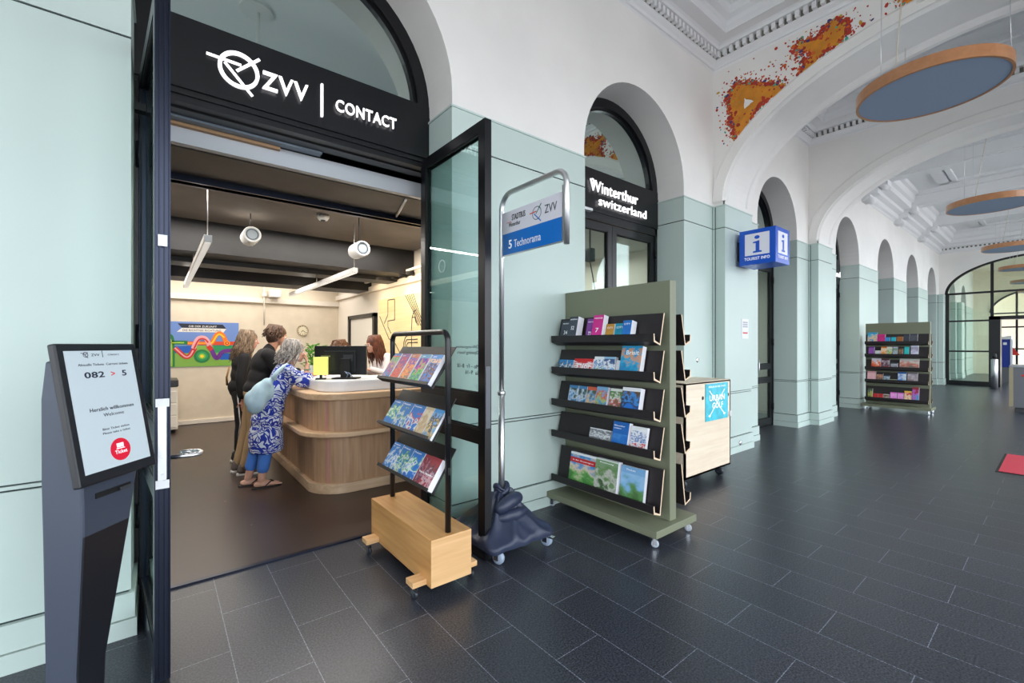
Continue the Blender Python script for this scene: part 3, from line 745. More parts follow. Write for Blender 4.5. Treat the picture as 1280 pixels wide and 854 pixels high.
# rooms behind the other fronts
b = MB(); b.box(3.34, 10.4, 7.9, 8.0, 0, 3.2); b.box(10.4, 34, 6.0, 6.1, 0, 3.2); struct(b.build('wall_room_back', OFFW))
b = MB(); b.box(10.4, 10.5, 3.5, 8, 0, 3.2); b.box(13.6, 13.7, 3.5, 6, 0, 3.2); b.box(17.0, 17.1, 3.5, 6, 0, 3.2); b.box(6.35, 6.45, 3.5, 8, 0, 3.2); struct(b.build('wall_room_side', OFFW))
b = MB(); b.box(3.34, 34, 3.55, 8.0, 3.08, 3.2); struct(b.build('ceiling_room', mat('room_ceiling', (205, 204, 200), .8)))
b = MB(); b.box(-2.6, 34, 3.9, 3.95, 3.2, 5.6); struct(b.build('wall_above_rooms', mat('upper_room_wall', (150, 160, 155), .9)))

# ---- counter
OAK = wood('oak_panel', (176, 140, 108), (206, 172, 138), 'Z', 1.0, .45, plank=1)
OAKH = wood('oak_edge', (206, 168, 130), (226, 192, 156), 'X', .8, .4)
OAKP = wood('oak_plinth', (198, 166, 132), (222, 192, 160), 'X', .8, .45)
def Lshape(d, r=.30, yend=6.9, inn=True):
    x0, y0 = 1.24-d, 4.56-d; rr = r+d; pts = [(3.16, y0)]
    for k in range(13): a = -PI/2-PI/2*k/12; pts.append((x0+rr+rr*math.cos(a), y0+rr+rr*math.sin(a)))
    pts += [(x0, yend), (1.95, yend), (1.95, 5.25), (3.16, 5.25)]
    return pts[::-1]
ct = thing('service_counter', 'curved oak service counter with white top and low shelf ledge', 'counter', (1.9, 5.2, 0))
for nm, d, z0, z1, m, bv in (('plinth', .04, .004, .105, OAKP, .006), ('lower_body', 0, .105, .585, OAK, 0), ('ledge', .13, .585, .635, OAKH, .012), ('upper_body', .03, .635, .95, OAK, 0),
                         ('rim', .08, .945, 1.015, OAKH, .012), ('white_top', -.05, 1.015, 1.134, mat('white_laminate', (236, 238, 242), .3), .015)):
    MB().prism(Lshape(d), z0, z1).build(nm, m, ct, bevel=bv)
b = MB()
for d, z0, z1 in ((.0, .105, .585), (.03, .635, .945)):
    a = R(-90-42); rr = .30+d; cx_, cy_ = 1.24-d+rr, 4.56-d+rr
    p = Vector((cx_+rr*math.cos(a), cy_+rr*math.sin(a), 0)); nn = Vector((math.cos(a), math.sin(a), 0)); t = Vector((-nn.y, nn.x, 0))*.004
    q = p+nn*.003; pi_ = p-nn*.004
    b.hexa([pi_-t+Vector((0,0,z0)), pi_+t+Vector((0,0,z0)), q+t+Vector((0,0,z0)), q-t+Vector((0,0,z0))], [pi_-t+Vector((0,0,z1)), pi_+t+Vector((0,0,z1)), q+t+Vector((0,0,z1)), q-t+Vector((0,0,z1))])
b.build('pink_line', mat('pink_strip', (205, 120, 150), .5), ct)

# ---- things on the counter
mo = thing('computer_monitor', 'black monitor seen from behind, standing on the white counter top', 'monitor', (1.56, 4.93, 1.134), R(-37))
mm = mat('monitor_black', (24, 25, 28), .4)
b = MB(); b.box(-.28, .28, -.018, .018, .04, .355); b.box(-.17, .17, -.04, -.018, .08, .30); b.build('display', mm, mo, bevel=.006, local=True)
b = MB(); b.box(-.275, .275, .018, .021, .05, .345); b.build('screen', mat('screen_dim', (60, 70, 90), .2, emis=.5), mo, local=True)
b = MB(); b.box(.02, .12, -.075, -.04, .0, .22); b.box(-.06, .20, -.12, .06, 0, .014); b.build('stand', MATTEBLK, mo, local=True, bevel=.004)
b = MB(); b.box(.04, .14, -.046, -.04, .19, .26); b.build('rear_plate', mat('dark_grey', (60, 62, 66), .5), mo, local=True)
b = MB(); b.box(-.20, -.10, -.042, -.040, .235, .25); b.box(-.20, -.12, -.042, -.040, .215, .228); b.build('rear_label', mat('label_olive', (120, 125, 90), .6), mo, local=True)
b = MB(); b.tube([(.09, -.08, .02), (.11, -.10, .05), (.07, -.09, .08), (.12, -.08, .06), (.16, -.1, .02)], .006, 8); b.build('cable', mat('pale_blue_cable', (150, 165, 190), .5), mo, local=True)
la = thing('table_lamp', 'small glowing yellow-green box lamp standing left of the monitor', 'lamp', (1.355, 4.94, 1.134), R(-20))
b = MB(); b.box(-.05, .05, -.05, .05, 0, .012); b.box(-.012, .012, -.012, .012, .012, .05); b.build('base', MATTEBLK, la, local=True)
b = MB(); b.box(-.07, .07, -.05, .05, .05, .235); b.build('lamp_shade', mat('yellow_shade', (218, 220, 112), .6, emis=.75), la, local=True, bevel=.004)
pl = thing('potted_plant', 'leafy green pot plant on the counter behind the small lamp', 'plant', (1.50, 5.80, 1.134))
b = MB(); b.lathe([(.05, 0), (.07, .11), (.075, .12), (.06, .12), (.055, .10)], (0,0,0), 20); b.build('pot', mat('white_pot', (220, 222, 220), .5), pl, local=True)
b = MB(); rnd = random.Random(3)
for k in range(150):
    a = rnd.uniform(0, 2*PI); rr = rnd.uniform(0, .12); z = rnd.uniform(.10, .42)*(1-rr*1.5)
    c = Vector((rr*math.cos(a), rr*math.sin(a), z)); d = Vector((math.cos(a), math.sin(a), rnd.uniform(-.3, .9))).normalized()
    s = Vector((-d.y, d.x, 0)).normalized(); L_ = rnd.uniform(.04, .07); w = L_*.35; up = d.cross(s)*.006
    b.add([c, c+d*L_*.5+s*w+up, c+d*L_, c+d*L_*.5-s*w+up, c+d*L_*.5-up*1.2], [(0,1,4),(1,2,4),(2,3,4),(3,0,4)])
b.build('leaves', mat('leaf_green', (96, 158, 52), .5, var=.25, vscale=30), pl, local=True, fix=False)
b = MB()
for k in range(9): a = k*.7; b.tube([(0,0,.08), (.03*math.cos(a), .03*math.sin(a), .2), (.07*math.cos(a), .07*math.sin(a), .34)], .003, 6)
b.build('stems', mat('stem_green', (88, 128, 50), .6), pl, local=True)
b = MB(); b.box(-.11, .11, -.15, .15, 0, .003); tag(b.build('paper_sheet', PAPER, local=True, loc=(1.70, 5.50, 1.1345), rot=(0,0,.3)), 'white sheet of paper lying on the counter beside the lamp', 'paper')

# ---- poster on the back wall
po = thing('wall_poster', 'blue and green poster with coloured winding ribbons hung on the back wall', 'poster', (.6, 10.29, 1.5))
PX = lambda x, y: (.07+x*.001378, 1.93-(y-112)*.001625)   # poster artwork coordinates
def pline(pts, w, m, lay, name='painted_ribbon', closed=False):
    P = [Vector(PX(*p)) for p in pts]
    # smooth
    for _ in range(2):
        Q = [P[0]]
        for a, c in zip(P, P[1:]): Q += [a*.75+c*.25, a*.25+c*.75]
        Q.append(P[-1]); P = Q
    w *= .0015; mb = MB(); vs = []
    for i, p in enumerate(P):
        a = P[max(i-1, 0)]; c = P[min(i+1, len(P)-1)]; d = (c-a).normalized(); nn = Vector((-d.y, d.x))*w/2
        for s in (-1, 1):
            q = p+nn*s
            vs.append((min(max(q.x, -.42), 1.262), 10.285-lay*.0006, q.y)); vs.append((min(max(q.x, -.42), 1.262), 10.287-lay*.0006, q.y))
    for i in range(len(P)-1):
        k = i*4; mb.add([vs[k+j] for j in range(4)]+[vs[k+4+j] for j in range(4)], [(0,2,6,4),(1,5,7,3),(0,4,5,1),(2,3,7,6)])
    return mb.build(name, m, po)
pc = lambda n, c: mat('poster_'+n, c, .45)
b = MB(); b.box(-.42, 1.262, 10.287, 10.296, 1.085, 1.935); b.build('board', pc('blue', (108, 140, 205)), po)
def prect(x0, y0, x1, y1, m, lay):
    a = PX(x0, y0); c = PX(x1, y1); MB().box(max(a[0], -.42), min(c[0], 1.262), 10.287-lay*.0006, 10.289, a[1], c[1]).build('colour_field', m, po)
prect(-400, 385, 870, 630, pc('lime', (128, 176, 70)), 1); prect(560, 385, 870, 470, pc('green', (36, 150, 90)), 2); prect(640, 480, 870, 555, pc('deepblue', (20, 90, 190)), 2); prect(130, 388, 330, 470, pc('deepblue', (20, 90, 190)), 2)
pline([(-350, 350), (60, 350), (270, 350)], 46, pc('dkgreen', (20, 120, 60)), 3); pline([(-350, 352), (60, 352), (230, 352)], 14, pc('limeline', (170, 205, 60)), 4)
pline([(30, 300), (70, 265), (105, 300), (105, 625)], 46, pc('dkgreen', (20, 120, 60)), 3); pline([(60, 300), (95, 320), (95, 620)], 16, pc('limeline', (170, 205, 60)), 4)
pline([(270, 358), (560, 358), (870, 358)], 46, pc('red', (215, 70, 30)), 5); pline([(270, 358), (520, 358)], 26, pc('amber', (240, 150, 20)), 6)
pline([(510, 362), (545, 360), (590, 260), (625, 235), (670, 250), (700, 320), (720, 355)], 50, pc('orange', (240, 120, 10)), 7); pline([(520, 362), (550, 350), (600, 262), (640, 243), (690, 290)], 16, pc('yellow', (250, 205, 40)), 8)
pline([(130, 410), (200, 480), (255, 525), (300, 500), (350, 410)], 52, pc('red2', (205, 40, 35)), 7); pline([(130, 410), (200, 480), (255, 525), (300, 500), (330, 440)], 16, pc('pink', (235, 170, 175)), 8)
pline([(330, 420), (375, 310), (420, 285), (480, 300), (520, 400)], 50, pc('pink', (235, 170, 175)), 9); pline([(340, 420), (385, 320), (425, 300), (470, 312), (500, 350)], 18, pc('red2', (205, 40, 35)), 10)
pline([(500, 390), (540, 430), (575, 520), (610, 545), (650, 470), (700, 445), (870, 445)], 50, pc('violet', (105, 40, 140)), 9); pline([(500, 390), (540, 440)], 50, pc('red2', (205, 40, 35)), 10)
for i, (rr, m) in enumerate(((88, pc('dkgreen', (20, 120, 60))), (62, pc('green', (36, 150, 90))), (38, pc('lime2', (120, 190, 60))), (20, pc('yellow', (250, 205, 40))))):
    c = PX(430, 510); MB().lathe([(.001, -.001*(i+1)), (rr*.00145, -.001*(i+1)), (rr*.00145, .001)], (c[0], 10.284, c[1]), 28, 'Y', False).build('painted_circle', m, po)
for i, (rr, m) in enumerate(((36, pc('amber', (240, 150, 20))), (22, pc('red2', (205, 40, 35))), (9, pc('yellow', (250, 205, 40))))):
    c = PX(722, 358); MB().lathe([(.001, -.001*(i+1)), (rr*.00145, -.001*(i+1)), (rr*.00145, .001)], (c[0], 10.279, c[1]), 24, 'Y', False).build('painted_circle', m, po)
def pp(pts, m, lay): MB().slab([PX(*p) for p in pts], (0, 10.287-lay*.0006, 0), FX, UZ, (0, .002, 0)).build('banner', m, po)
pp([(160, 130), (670, 133), (715, 182), (205, 180)], pc('ink', (24, 28, 48)), 3); pp([(205, 181), (715, 183), (680, 228), (150, 228)], pc('white', (235, 232, 228)), 3)
a = PX(280, 172); text('lettering', 'GIB DER ZUKUNFT', (a[0], 10.2845, a[1]), FX, UZ, .44, .036, pc('white', (235, 232, 228)), po, t=.001)
a = PX(215, 218); text('lettering', 'DIE RICHTIGE RICHTUNG', (a[0], 10.2845, a[1]), FX, UZ, .60, .036, pc('ink', (24, 28, 48)), po, t=.001)

# ---- track with small spots on the right-hand wall, thin rod under the lobby ceiling
tk = thing('spotlight_track', 'white ceiling track with small black spotlights along the right-hand office wall', 'track light', (3.08, 6.9, 2.66))
MB().box(3.06, 3.10, 5.2, 9.6, 2.66, 2.69).build('track', OFFW, tk)
for y in (6.35, 6.6, 6.95, 7.2): MB().lathe([(.028, -.06), (.034, .06), (.001, .06)], (3.06, y, 2.61), 14, 'X').build('spot_head', MATTEBLK, tk)
tag(MB().tube([(1.80, 3.82, 2.845), (1.95, 4.37, 2.845)], .012, 10).build('lamp_rod', OFFW, loc=(1.87, 4.1, 2.845)), 'thin white rod under the dark lobby ceiling beside the right door leaf', 'rod')
# ---- clock
ck = thing('wall_clock', 'round cream wall clock on the beige back wall', 'clock', (2.444, 10.30, 1.815))
MB().lathe([(.115, 0), (.118, -.03), (.108, -.036), (.104, -.028)], (2.444, 10.30, 1.815), 32, 'Y', cap=False).build('case', mat('clock_rim', (178, 160, 130), .5), ck)
MB().lathe([(.001, -.024), (.105, -.024), (.105, -.01)], (2.444, 10.30, 1.815), 32, 'Y', False).build('dial', mat('clock_dial', (236, 226, 196), .6), ck)
for k in range(12): a = k*PI/6; MB().bar((2.444+.078*math.sin(a), 10.274, 1.815+.078*math.cos(a)), (2.444+.098*math.sin(a), 10.274, 1.815+.098*math.cos(a)), .009, .002, (0,1,0)).build('hour_mark', INK, ck)
for a, L_ in ((R(215), .055), (R(130), .08)):
    MB().bar((2.444, 10.271, 1.815), (2.444+L_*math.sin(a), 10.271, 1.815+L_*math.cos(a)), .008, .002, (0,1,0)).build('clock_hand', INK, ck)

# ---- line drawing on a pale timber board, right-hand wall
bd = thing('wooden_wall_map', 'pale wooden wall panel with thin black route lines', 'wall panel', (3.19, 6.6, 1.7))
MB().box(3.165, 3.195, 5.0, 7.865, .95, 2.315).build('board', wood('birch_board', (232, 206, 152), (246, 226, 180), 'Y', .6, .5), bd)
b = MB()
def wl(*pts):
    for p, q in zip(pts, pts[1:]): b.bar((3.163, *p), (3.163, *q), .013, .006, (1,0,0))
wl((7.44,2.286),(7.16,2.282),(7.16,1.928),(7.44,1.919),(7.44,1.814),(7.31,1.70)); wl((7.44,2.286),(7.442,2.03),(7.6,1.88)); wl((7.81,2.02),(7.4,1.61),(7.12,1.51),(6.976,1.39),(6.8,1.2))
for k in range(5): wl((6.74-k*.07, 2.312), (6.40-k*.05, 1.98-k*.012), (6.30-k*.05, 1.80))
wl((6.515,1.735),(6.496,1.932),(6.43,2.03),(6.353,2.047)); wl((6.49,1.932),(6.40,1.94),(6.36,1.86),(6.3,1.82)); wl((6.515,1.735),(6.51,1.2))
wl((6.817,1.42),(6.80,1.54),(6.74,1.62),(6.66,1.65),(6.3,1.65)); wl((6.76,1.42),(6.75,1.53),(6.69,1.585),(6.3,1.59)); wl((6.70,1.42),(6.69,1.50),(6.64,1.535),(6.3,1.54))
b.build('route_lines', INK, bd)
# notice frames further along, seen through the glass leaf
fr = thing('framed_map', 'framed pale map hanging beside the wooden panel, seen through the open glass door', 'picture', (3.19, 4.4, 1.6))
MB().box(3.17, 3.198, 4.05, 4.75, 1.30, 1.95).build('frame', mat('alu_frame', (190, 192, 196), .35, metal=.8), fr)
MB().box(3.163, 3.171, 4.09, 4.71, 1.34, 1.91).build('print', cover('map_print', (214, 210, 200), [(200, 190, 190), (226, 222, 212), (150, 170, 120), (190, 180, 185)], 4, 9, band=2), fr)

# ---- copier
cp = thing('office_copier', 'white office copier with dark top, half hidden by the open door', 'copier', (-.05, 9.75, 0))
cw = mat('copier_white', (222, 216, 204), .5)
MB().box(-.38, .27, 9.45, 10.15, .06, .78).build('body', cw, cp, bevel=.01)
MB().box(-.38, .28, 9.44, 10.15, .79, .90).build('scanner_lid', mat('copier_dark', (44, 42, 44), .4), cp, bevel=.01)
for k in range(3): MB().box(-.36, .25, 9.435, 9.45, .10+k*.21, .29+k*.21).build('paper_drawer', cw, cp, bevel=.005)
for x in (-.32, .21):
    for y in (9.5, 10.1): MB().lathe([(.03, -.015), (.03, .015)], (x, y, .034), 12, 'X').build('caster', MATTEBLK, cp)
b = MB(); b.tube([(.30, 10.2, .012), (.6, 10.22, .012), (.9, 10.18, .012), (1.2, 10.22, .012)], .006, 6); tag(b.build('power_cable', MATTEBLK, loc=(.3, 10.2, .0)), 'thin dark cable lying along the foot of the beige wall', 'cable')

# ---- ceiling fittings of the office
WLAMP = mat('lamp_white', (240, 238, 232), .5, emis=.55)
def linear(x, y0, y1, lab):
    t = thing('linear_pendant_lamp', lab, 'lamp', (x, (y0+y1)/2, 2.40), group='long pendant lamps in the office')
    b = MB(); b.box(x-.03, x+.03, y0, y1, 2.39, 2.45); b.build('housing', mat('lamp_housing', (226, 224, 220), .4), t, bevel=.003)
    b = MB(); b.box(x-.022, x+.022, y0+.02, y1-.02, 2.384, 2.391); b.build('diffuser', WLAMP, t)
    for y in (y0+.05, (y0+y1)/2, y1-.05):
        zt = 3.0 if y < 6.5 else (2.62 if y < 7 else (2.56 if y < 7.4 else (2.8 if y < 8.3 else 2.53)))
        MB().tube([(x, y, 2.44), (x, y, zt)], .004, 6).build('suspension_wire', STEEL, t)
linear(.34, 4.62, 8.6, 'long white pendant strip lamp at the left of the office ceiling')
linear(1.90, 5.45, 8.85, 'long white pendant strip lamp right of the middle of the office ceiling')
cy = None
for x, y, z, lab in ((.83, 5.70, 2.74, 'white cylindrical ceiling speaker left of the smoke detector'), (1.86, 5.10, 2.62, 'white cylindrical ceiling speaker right of the smoke detector')):
    c = thing('ceiling_speaker', lab, 'speaker', (x, y, z), group='cylinder speakers under the office ceiling')
    MB().lathe([(.075, .28), (.088, .24), (.09, 0), (.085, -.012), (.070, -.012), (.068, .0)], (0,0,0), 28, 'Y').build('housing', mat('speaker_white', (226, 226, 224), .4), c, local=True)
    MB().lathe([(.001, -.004), (.068, -.004), (.068, .002)], (0,0,0), 28, 'Y', False).build('grille', mat('speaker_grille', (150, 160, 168), .5), c, local=True)
    MB().lathe([(.052, -.008), (.060, -.008), (.060, -.003), (.052, -.003), (.052, -.008)], (0,0,0), 28, 'Y', False, cap=False).build('grille_ring', mat('ring_dark', (60, 66, 72), .5), c, local=True)
    MB().tube([(0,.12,.085), (0,.12, 3.0-z)], .006, 8).build('bracket', MATTEBLK, c, local=True)
sd = thing('smoke_detector', 'small round white smoke detector on the office ceiling', 'smoke detector', (1.49, 5.35, 2.97))
MB().lathe([(.065, .03), (.068, 0), (.05, -.03), (.001, -.035)], (0,0,0), 24).build('housing', mat('speaker_white', (226, 226, 224), .4), sd, local=True)
MB().lathe([(.025, -.045), (.028, -.03)], (0,0,0), 16).build('sensor', mat('dark_grey', (60, 62, 66), .5), sd, local=True)
for x, y, zt, lab in ((2.0, 8.0, 2.80, 'black drum ceiling spotlight nearer the big beam'), (1.75, 9.3, 3.0, 'black drum ceiling spotlight near the back wall')):
    t = thing('ceiling_spotlight', lab, 'lamp', (x, y, zt), group='black drum spotlights')
    MB().lathe([(.10, 0), (.12, -.14), (.10, -.15), (.095, -.12)], (0,0,0), 20).build('drum', MATTEBLK, t, local=True)
    MB().lathe([(.001, -.13), (.094, -.13), (.094, -.12)], (0,0,0), 20, smooth=False).build('lens', mat('lamp_lens', (255, 240, 214), .5, emis=6), t, local=True)
    MB().tube([(0,0,0), (0,0,-.02)], .03, 10).build('mount', MATTEBLK, t, local=True)
pj = thing('wall_projector', 'white projector on a bracket above the beige wall rail', 'projector', (1.85, 10.1, 2.50))
MB().box(1.78, 1.98, 10.05, 10.28, 2.47, 2.62).build('body', mat('speaker_white', (226, 226, 224), .4), pj, bevel=.02)
MB().tube([(1.70, 10.22, 1.9), (1.70, 10.22, 2.9)], .014, 8).build('conduit', OFFW, pj)
MB().box(1.66, 1.74, 10.19, 10.26, 2.49, 2.56).build('junction_box', OFFW, pj)
# ================================================================= ticket kiosk
K = Matrix.Translation((0,0,0)) @ Matrix(((.7806, .6251, 0, 0), (-.6251, .7806, 0, 0), (0, 0, 1, 0), (0, 0, 0, 1)))   # local x: to the hall, local y: along the wall front
kroot_local = Vector((-1.64, 1.72, 0))
kp = K @ kroot_local
ki = thing('ticket_kiosk', 'dark grey ticket kiosk with a tilted touch screen beside the sage wall', 'kiosk', kp, R(-38.69))
KM = mat('kiosk_grey', (64, 71, 86), .42, metal=.1, bump=.04, bscale=300); KD = mat('kiosk_dark', (26, 28, 34), .35)
L0 = lambda r, d, z: (r+1.64, d-1.72, z)
b = MB()
# housing: outline in (r, z) between the near side D0 and the far side D1
def sect(z, rb, rf, d0, d1): return [L0(rb, d0, z), L0(rf, d0, z), L0(rf, d1, z), L0(rb, d1, z)]
S = [sect(.0, -1.70, -1.57, 1.60, 1.70), sect(.30, -1.69, -1.575, 1.60, 1.72), sect(.80, -1.70, -1.552, 1.60, 1.80), sect(1.0, -1.705, -1.555, 1.60, 1.84), sect(1.30, -1.706, -1.60, 1.60, 1.85), sect(1.44, -1.70, -1.62, 1.61, 1.84)]
n0 = 0
for i, s in enumerate(S): b.v += s
for i in range(len(S)-1):
    for k in range(4):
        b.f.append([i*4+k, i*4+(k+1)%4, (i+1)*4+(k+1)%4, (i+1)*4+k]); b.m.append(0 if not (k == 1 and i < 2) else 1); b.sm.append(False)
b.f.append([3,2,1,0]); b.m.append(0); b.sm.append(False); e = (len(S)-1)*4; b.f.append([e,e+1,e+2,e+3]); b.m.append(0); b.sm.append(False)
b.build('housing', [KM, KD], ki, local=True, bevel=.008)
MB().box(*[v for v in (-.10, .16)], -.16, .16, 0, .012).build('floor_plate', KM, ki, local=True)
MB().box(.082, .09, -.07, .08, .925, .945).build('ticket_slot', MATTEBLK, ki, local=True)
b = MB()
b.box(.098, .103, .02, .07, .928, .94); b.build('slot_insert', mat('dark_grey', (60, 62, 66), .5), ki, local=True)
text('lettering', 'ēlo', L0(-1.685, 1.597, .955-.16), (1,0,0), (0,0,1), .036, .026, mat('kiosk_logo', (190, 192, 198), .5), ki, t=.001, bold=.03)
# screen slab: near edge D=1.55, far edge D=1.88, bottom leaning out
sc0 = Vector(L0(-1.508, 1.545, .995)); ax = Vector((0, 1, 0)); up = (Vector(L0(-1.60, 1.545, 1.505))-sc0); Hs = up.length; up.normalize(); nn = ax.cross(up)
Ws = .335
b = MB(); b.slab([(0,0),(Ws,0),(Ws,Hs),(0,Hs)], sc0, ax, up, -nn*.028); so = b.build('touch_screen', KD, ki, local=True, bevel=.006)
SCR = mat('screen_grey', (176, 188, 194), .12, emis=.42)
MB().slab([(.027,.04),(Ws-.027,.04),(Ws-.027,Hs-.028),(.027,Hs-.028)], sc0, ax, up, nn*.0015).build('display', SCR, so, local=True)
def st(s, fx, fy, w, h, m, bold=.0, al='c'):
    # text() works in world space
    Mw = WM[ki.name]; o = Mw @ (sc0+ax*(fx*Ws)+up*(fy*Hs)+nn*.0018); A = Mw.to_3x3() @ ax; U = Mw.to_3x3() @ up
    return text('screen_lettering', s, o, A, U, w*Ws, h*Hs, m, so, t=.0006, bold=bold, align=al)
DK = mat('screen_ink', (30, 36, 58), .4); RD = mat('screen_red', (205, 20, 50), .35, emis=.35)
st('ZVV', .43, .905, .10, .018, DK, .01); st('CONTACT', .66, .908, .15, .012, DK)
st('Aktuelle Tickets  Current tickets', .52, .835, .62, .017, DK, .01)
st('082', .38, .745, .24, .045, DK, .05); st('5', .76, .745, .06, .045, DK, .05); st('>', .61, .752, .05, .032, RD, .03)
st('Herzlich willkommen', .53, .50, .56, .026, DK, .03); st('Welcome', .53, .455, .26, .024, DK)
st('Bitte Ticket ziehen', .53, .355, .34, .016, DK); st('Please take a ticket', .53, .325, .35, .016, DK)
b = MB(); c = sc0+ax*(.535*Ws)+up*(.195*Hs)+nn*.0018
b.slab([(.043*math.cos(2*PI*k/32), .043*math.sin(2*PI*k/32)) for k in range(32)], c, ax, up, nn*.0006); b.build('ticket_button', RD, so, local=True)
WT = mat('screen_white', (240, 240, 240), .4, emis=.3)
b = MB(); c2 = c+nn*.0008; b.slab([(-.015,.008),(.015,.008),(.015,.024),(-.015,.024)], c2, ax, up, nn*.0004); b.slab([(-.02,.002),(.02,.002),(.015,.006),(-.015,.006)], c2, ax, up, nn*.0004); b.build('ticket_icon', WT, so, local=True)
Mw = WM[ki.name]; text('screen_lettering', 'Ticket', Mw @ (c2-up*.016), Mw.to_3x3() @ ax, Mw.to_3x3() @ up, .052, .014, WT, so, t=.0006, bold=.04, align='c')
b = MB(); cl = sc0+ax*(.315*Ws)+up*(.917*Hs)+nn*.002
NS = 24; b.add([cl+ax*(.0105*math.cos(2*PI*k/NS))+up*(.0105*math.sin(2*PI*k/NS)) for k in range(NS)]+[cl+ax*(.0082*math.cos(2*PI*k/NS))+up*(.0082*math.sin(2*PI*k/NS)) for k in range(NS)], [(k,(k+1)%NS,NS+(k+1)%NS,NS+k) for k in range(NS)])
for p, q in (((-.018,.006),(0,.004)), ((-.002,-.002),(.010,.009)), ((-.008,.003),(.008,-.013))):
    p = cl+ax*p[0]+up*p[1]; q = cl+ax*q[0]+up*q[1]; b.bar(p, q, .002, .0005, nn)
b.slab([(.515*Ws,.895*Hs),(.522*Ws,.895*Hs),(.522*Ws,.945*Hs),(.515*Ws,.945*Hs)], sc0+nn*.0018, ax, up, nn*.0005)
b.build('screen_logo', DK, so, local=True)

# ================================================================= castors
def caster(parent, x, y, ztop, r=.028, name='caster', wheel=RUBBER, local=False, brake=False, ang=0):
    """fork with plate as the part, wheel as its sub-part"""
    ca, sa = math.cos(ang), math.sin(ang)
    def T(v): return (x+v[0]*ca-v[1]*sa, y+v[0]*sa+v[1]*ca, v[2])
    b = MB(); w = r*.55
    b.box(-w, w, -r*.9, r*.9, ztop-.004, ztop)
    for s in (-1, 1): b.box(s*w-.002, s*w+.002, -r*.5, r*.35, r*.7, ztop)
    b.lathe([(.008, ztop-.016), (.008, ztop-.003)], (0,0,0), 10)
    if brake: b.box(-w*.8, w*.8, -r*1.6, -r*.5, r*1.5, r*1.7)
    b.v = [T(v) for v in b.v]; f = b.build(name, CHROME, parent, local=local)
    b = MB(); b.lathe([(.006, -w*.7), (r*.78, -w*.7), (r, -w*.5), (r, w*.5), (r*.78, w*.7), (.006, w*.7)], (0, -r*.15, r), 20, 'X'); b.v = [T(v) for v in b.v]; wl_ = b.build('wheel', wheel, f, local=local)
    return f

# ================================================================= brochure factory
def brochure_mesh(w, h, t, front, pages=PAPER):
    b = MB()
    b.mat(0).add([(-w/2,-t,0),(w/2,-t,0),(w/2,-t,h),(-w/2,-t,h)], [(0,1,2,3)])
    b.mat(1).add([(-w/2,-t,0),(w/2,-t,0),(w/2,-t,h),(-w/2,-t,h),(-w/2,0,0),(w/2,0,0),(w/2,0,h),(-w/2,0,h)], [(1,5,6,2),(5,4,7,6),(4,0,3,7),(3,2,6,7),(0,4,5,1)])
    return b
def brochure(center, w, h, t, m, label, group, rz, tilt, fan=0, words=None, wc=(255,255,255), n=None):
    """centre = foot of the brochure's back; rz: face direction; tilt: lean backwards"""
    e = Euler((-tilt, fan, rz)); b = brochure_mesh(w, h, t, m)
    o = b.build('brochure', [m, PAPER], None, loc=center, rot=e, local=True, fix=False)
    tag(o, label, 'brochure', group)
    if words:
        Mo = WM[o.name]; A = Mo.to_3x3() @ Vector((1,0,0)); U = Mo.to_3x3() @ Vector((0,0,1))
        for s, fx, fz, fw, fh in words:
            text('cover_title', s, Mo @ Vector((fx*w, -t-.0004, fz*h)), A, U, fw*w, fh*h, mat('title_%d_%d_%d' % wc, wc, .5), o, t=.0005, bold=.03, align='c')
    return o

# ================================================================= tube rack with oak box
rk = thing('brochure_rack', 'black tube brochure rack on an oak box with castors by the open glass door', 'display rack', (1.38, 2.76, 0))
OAKB = wood('oak_box', (186, 134, 76), (214, 164, 104), 'Y', .8, .4)
OAKE = wood('oak_box_end', (206, 160, 108), (226, 184, 134), 'X', .9, .4)
b = MB()
b.box(1.24, 1.52, 2.30, 3.22, .08, .36); o = b.build('box', [OAKB, OAKE], rk, bevel=.003)
for p in o.data.polygons:
    if abs(p.normal.y) > .9: p.material_index = 1
for y in (2.40, 3.12): MB().box(1.15, 1.60, y-.045, y+.045, .085, .118).build('outrigger', OAKE, rk, bevel=.002)
for x in (1.18, 1.575):
    for y in (2.40, 3.12): caster(rk, x, y, .085, .026, wheel=mat('black_wheel', (34, 38, 46), .4), ang=R(20))
def arc(c, r, a0, a1, n=8): return [(c[0], c[1]+r*math.cos(a0+(a1-a0)*k/n), c[2]+r*math.sin(a0+(a1-a0)*k/n)) for k in range(n+1)]
path = [(1.382, 3.165, .35)]+arc((1.382, 3.105, 1.52), .06, 0, PI/2)+arc((1.382, 2.41, 1.52), .06, PI/2, PI)+[(1.382, 2.35, .35)]
MB().tube(path, .018, 14).build('tube_frame', mat('powder_black', (20, 21, 24), .3), rk)
TR = mat('tray_black', (14, 14, 16), .5)
trays = [(1.235, 1.487), (.91, 1.165), (.597, .85)]
th_r = math.atan2(1.455-1.29, .252)
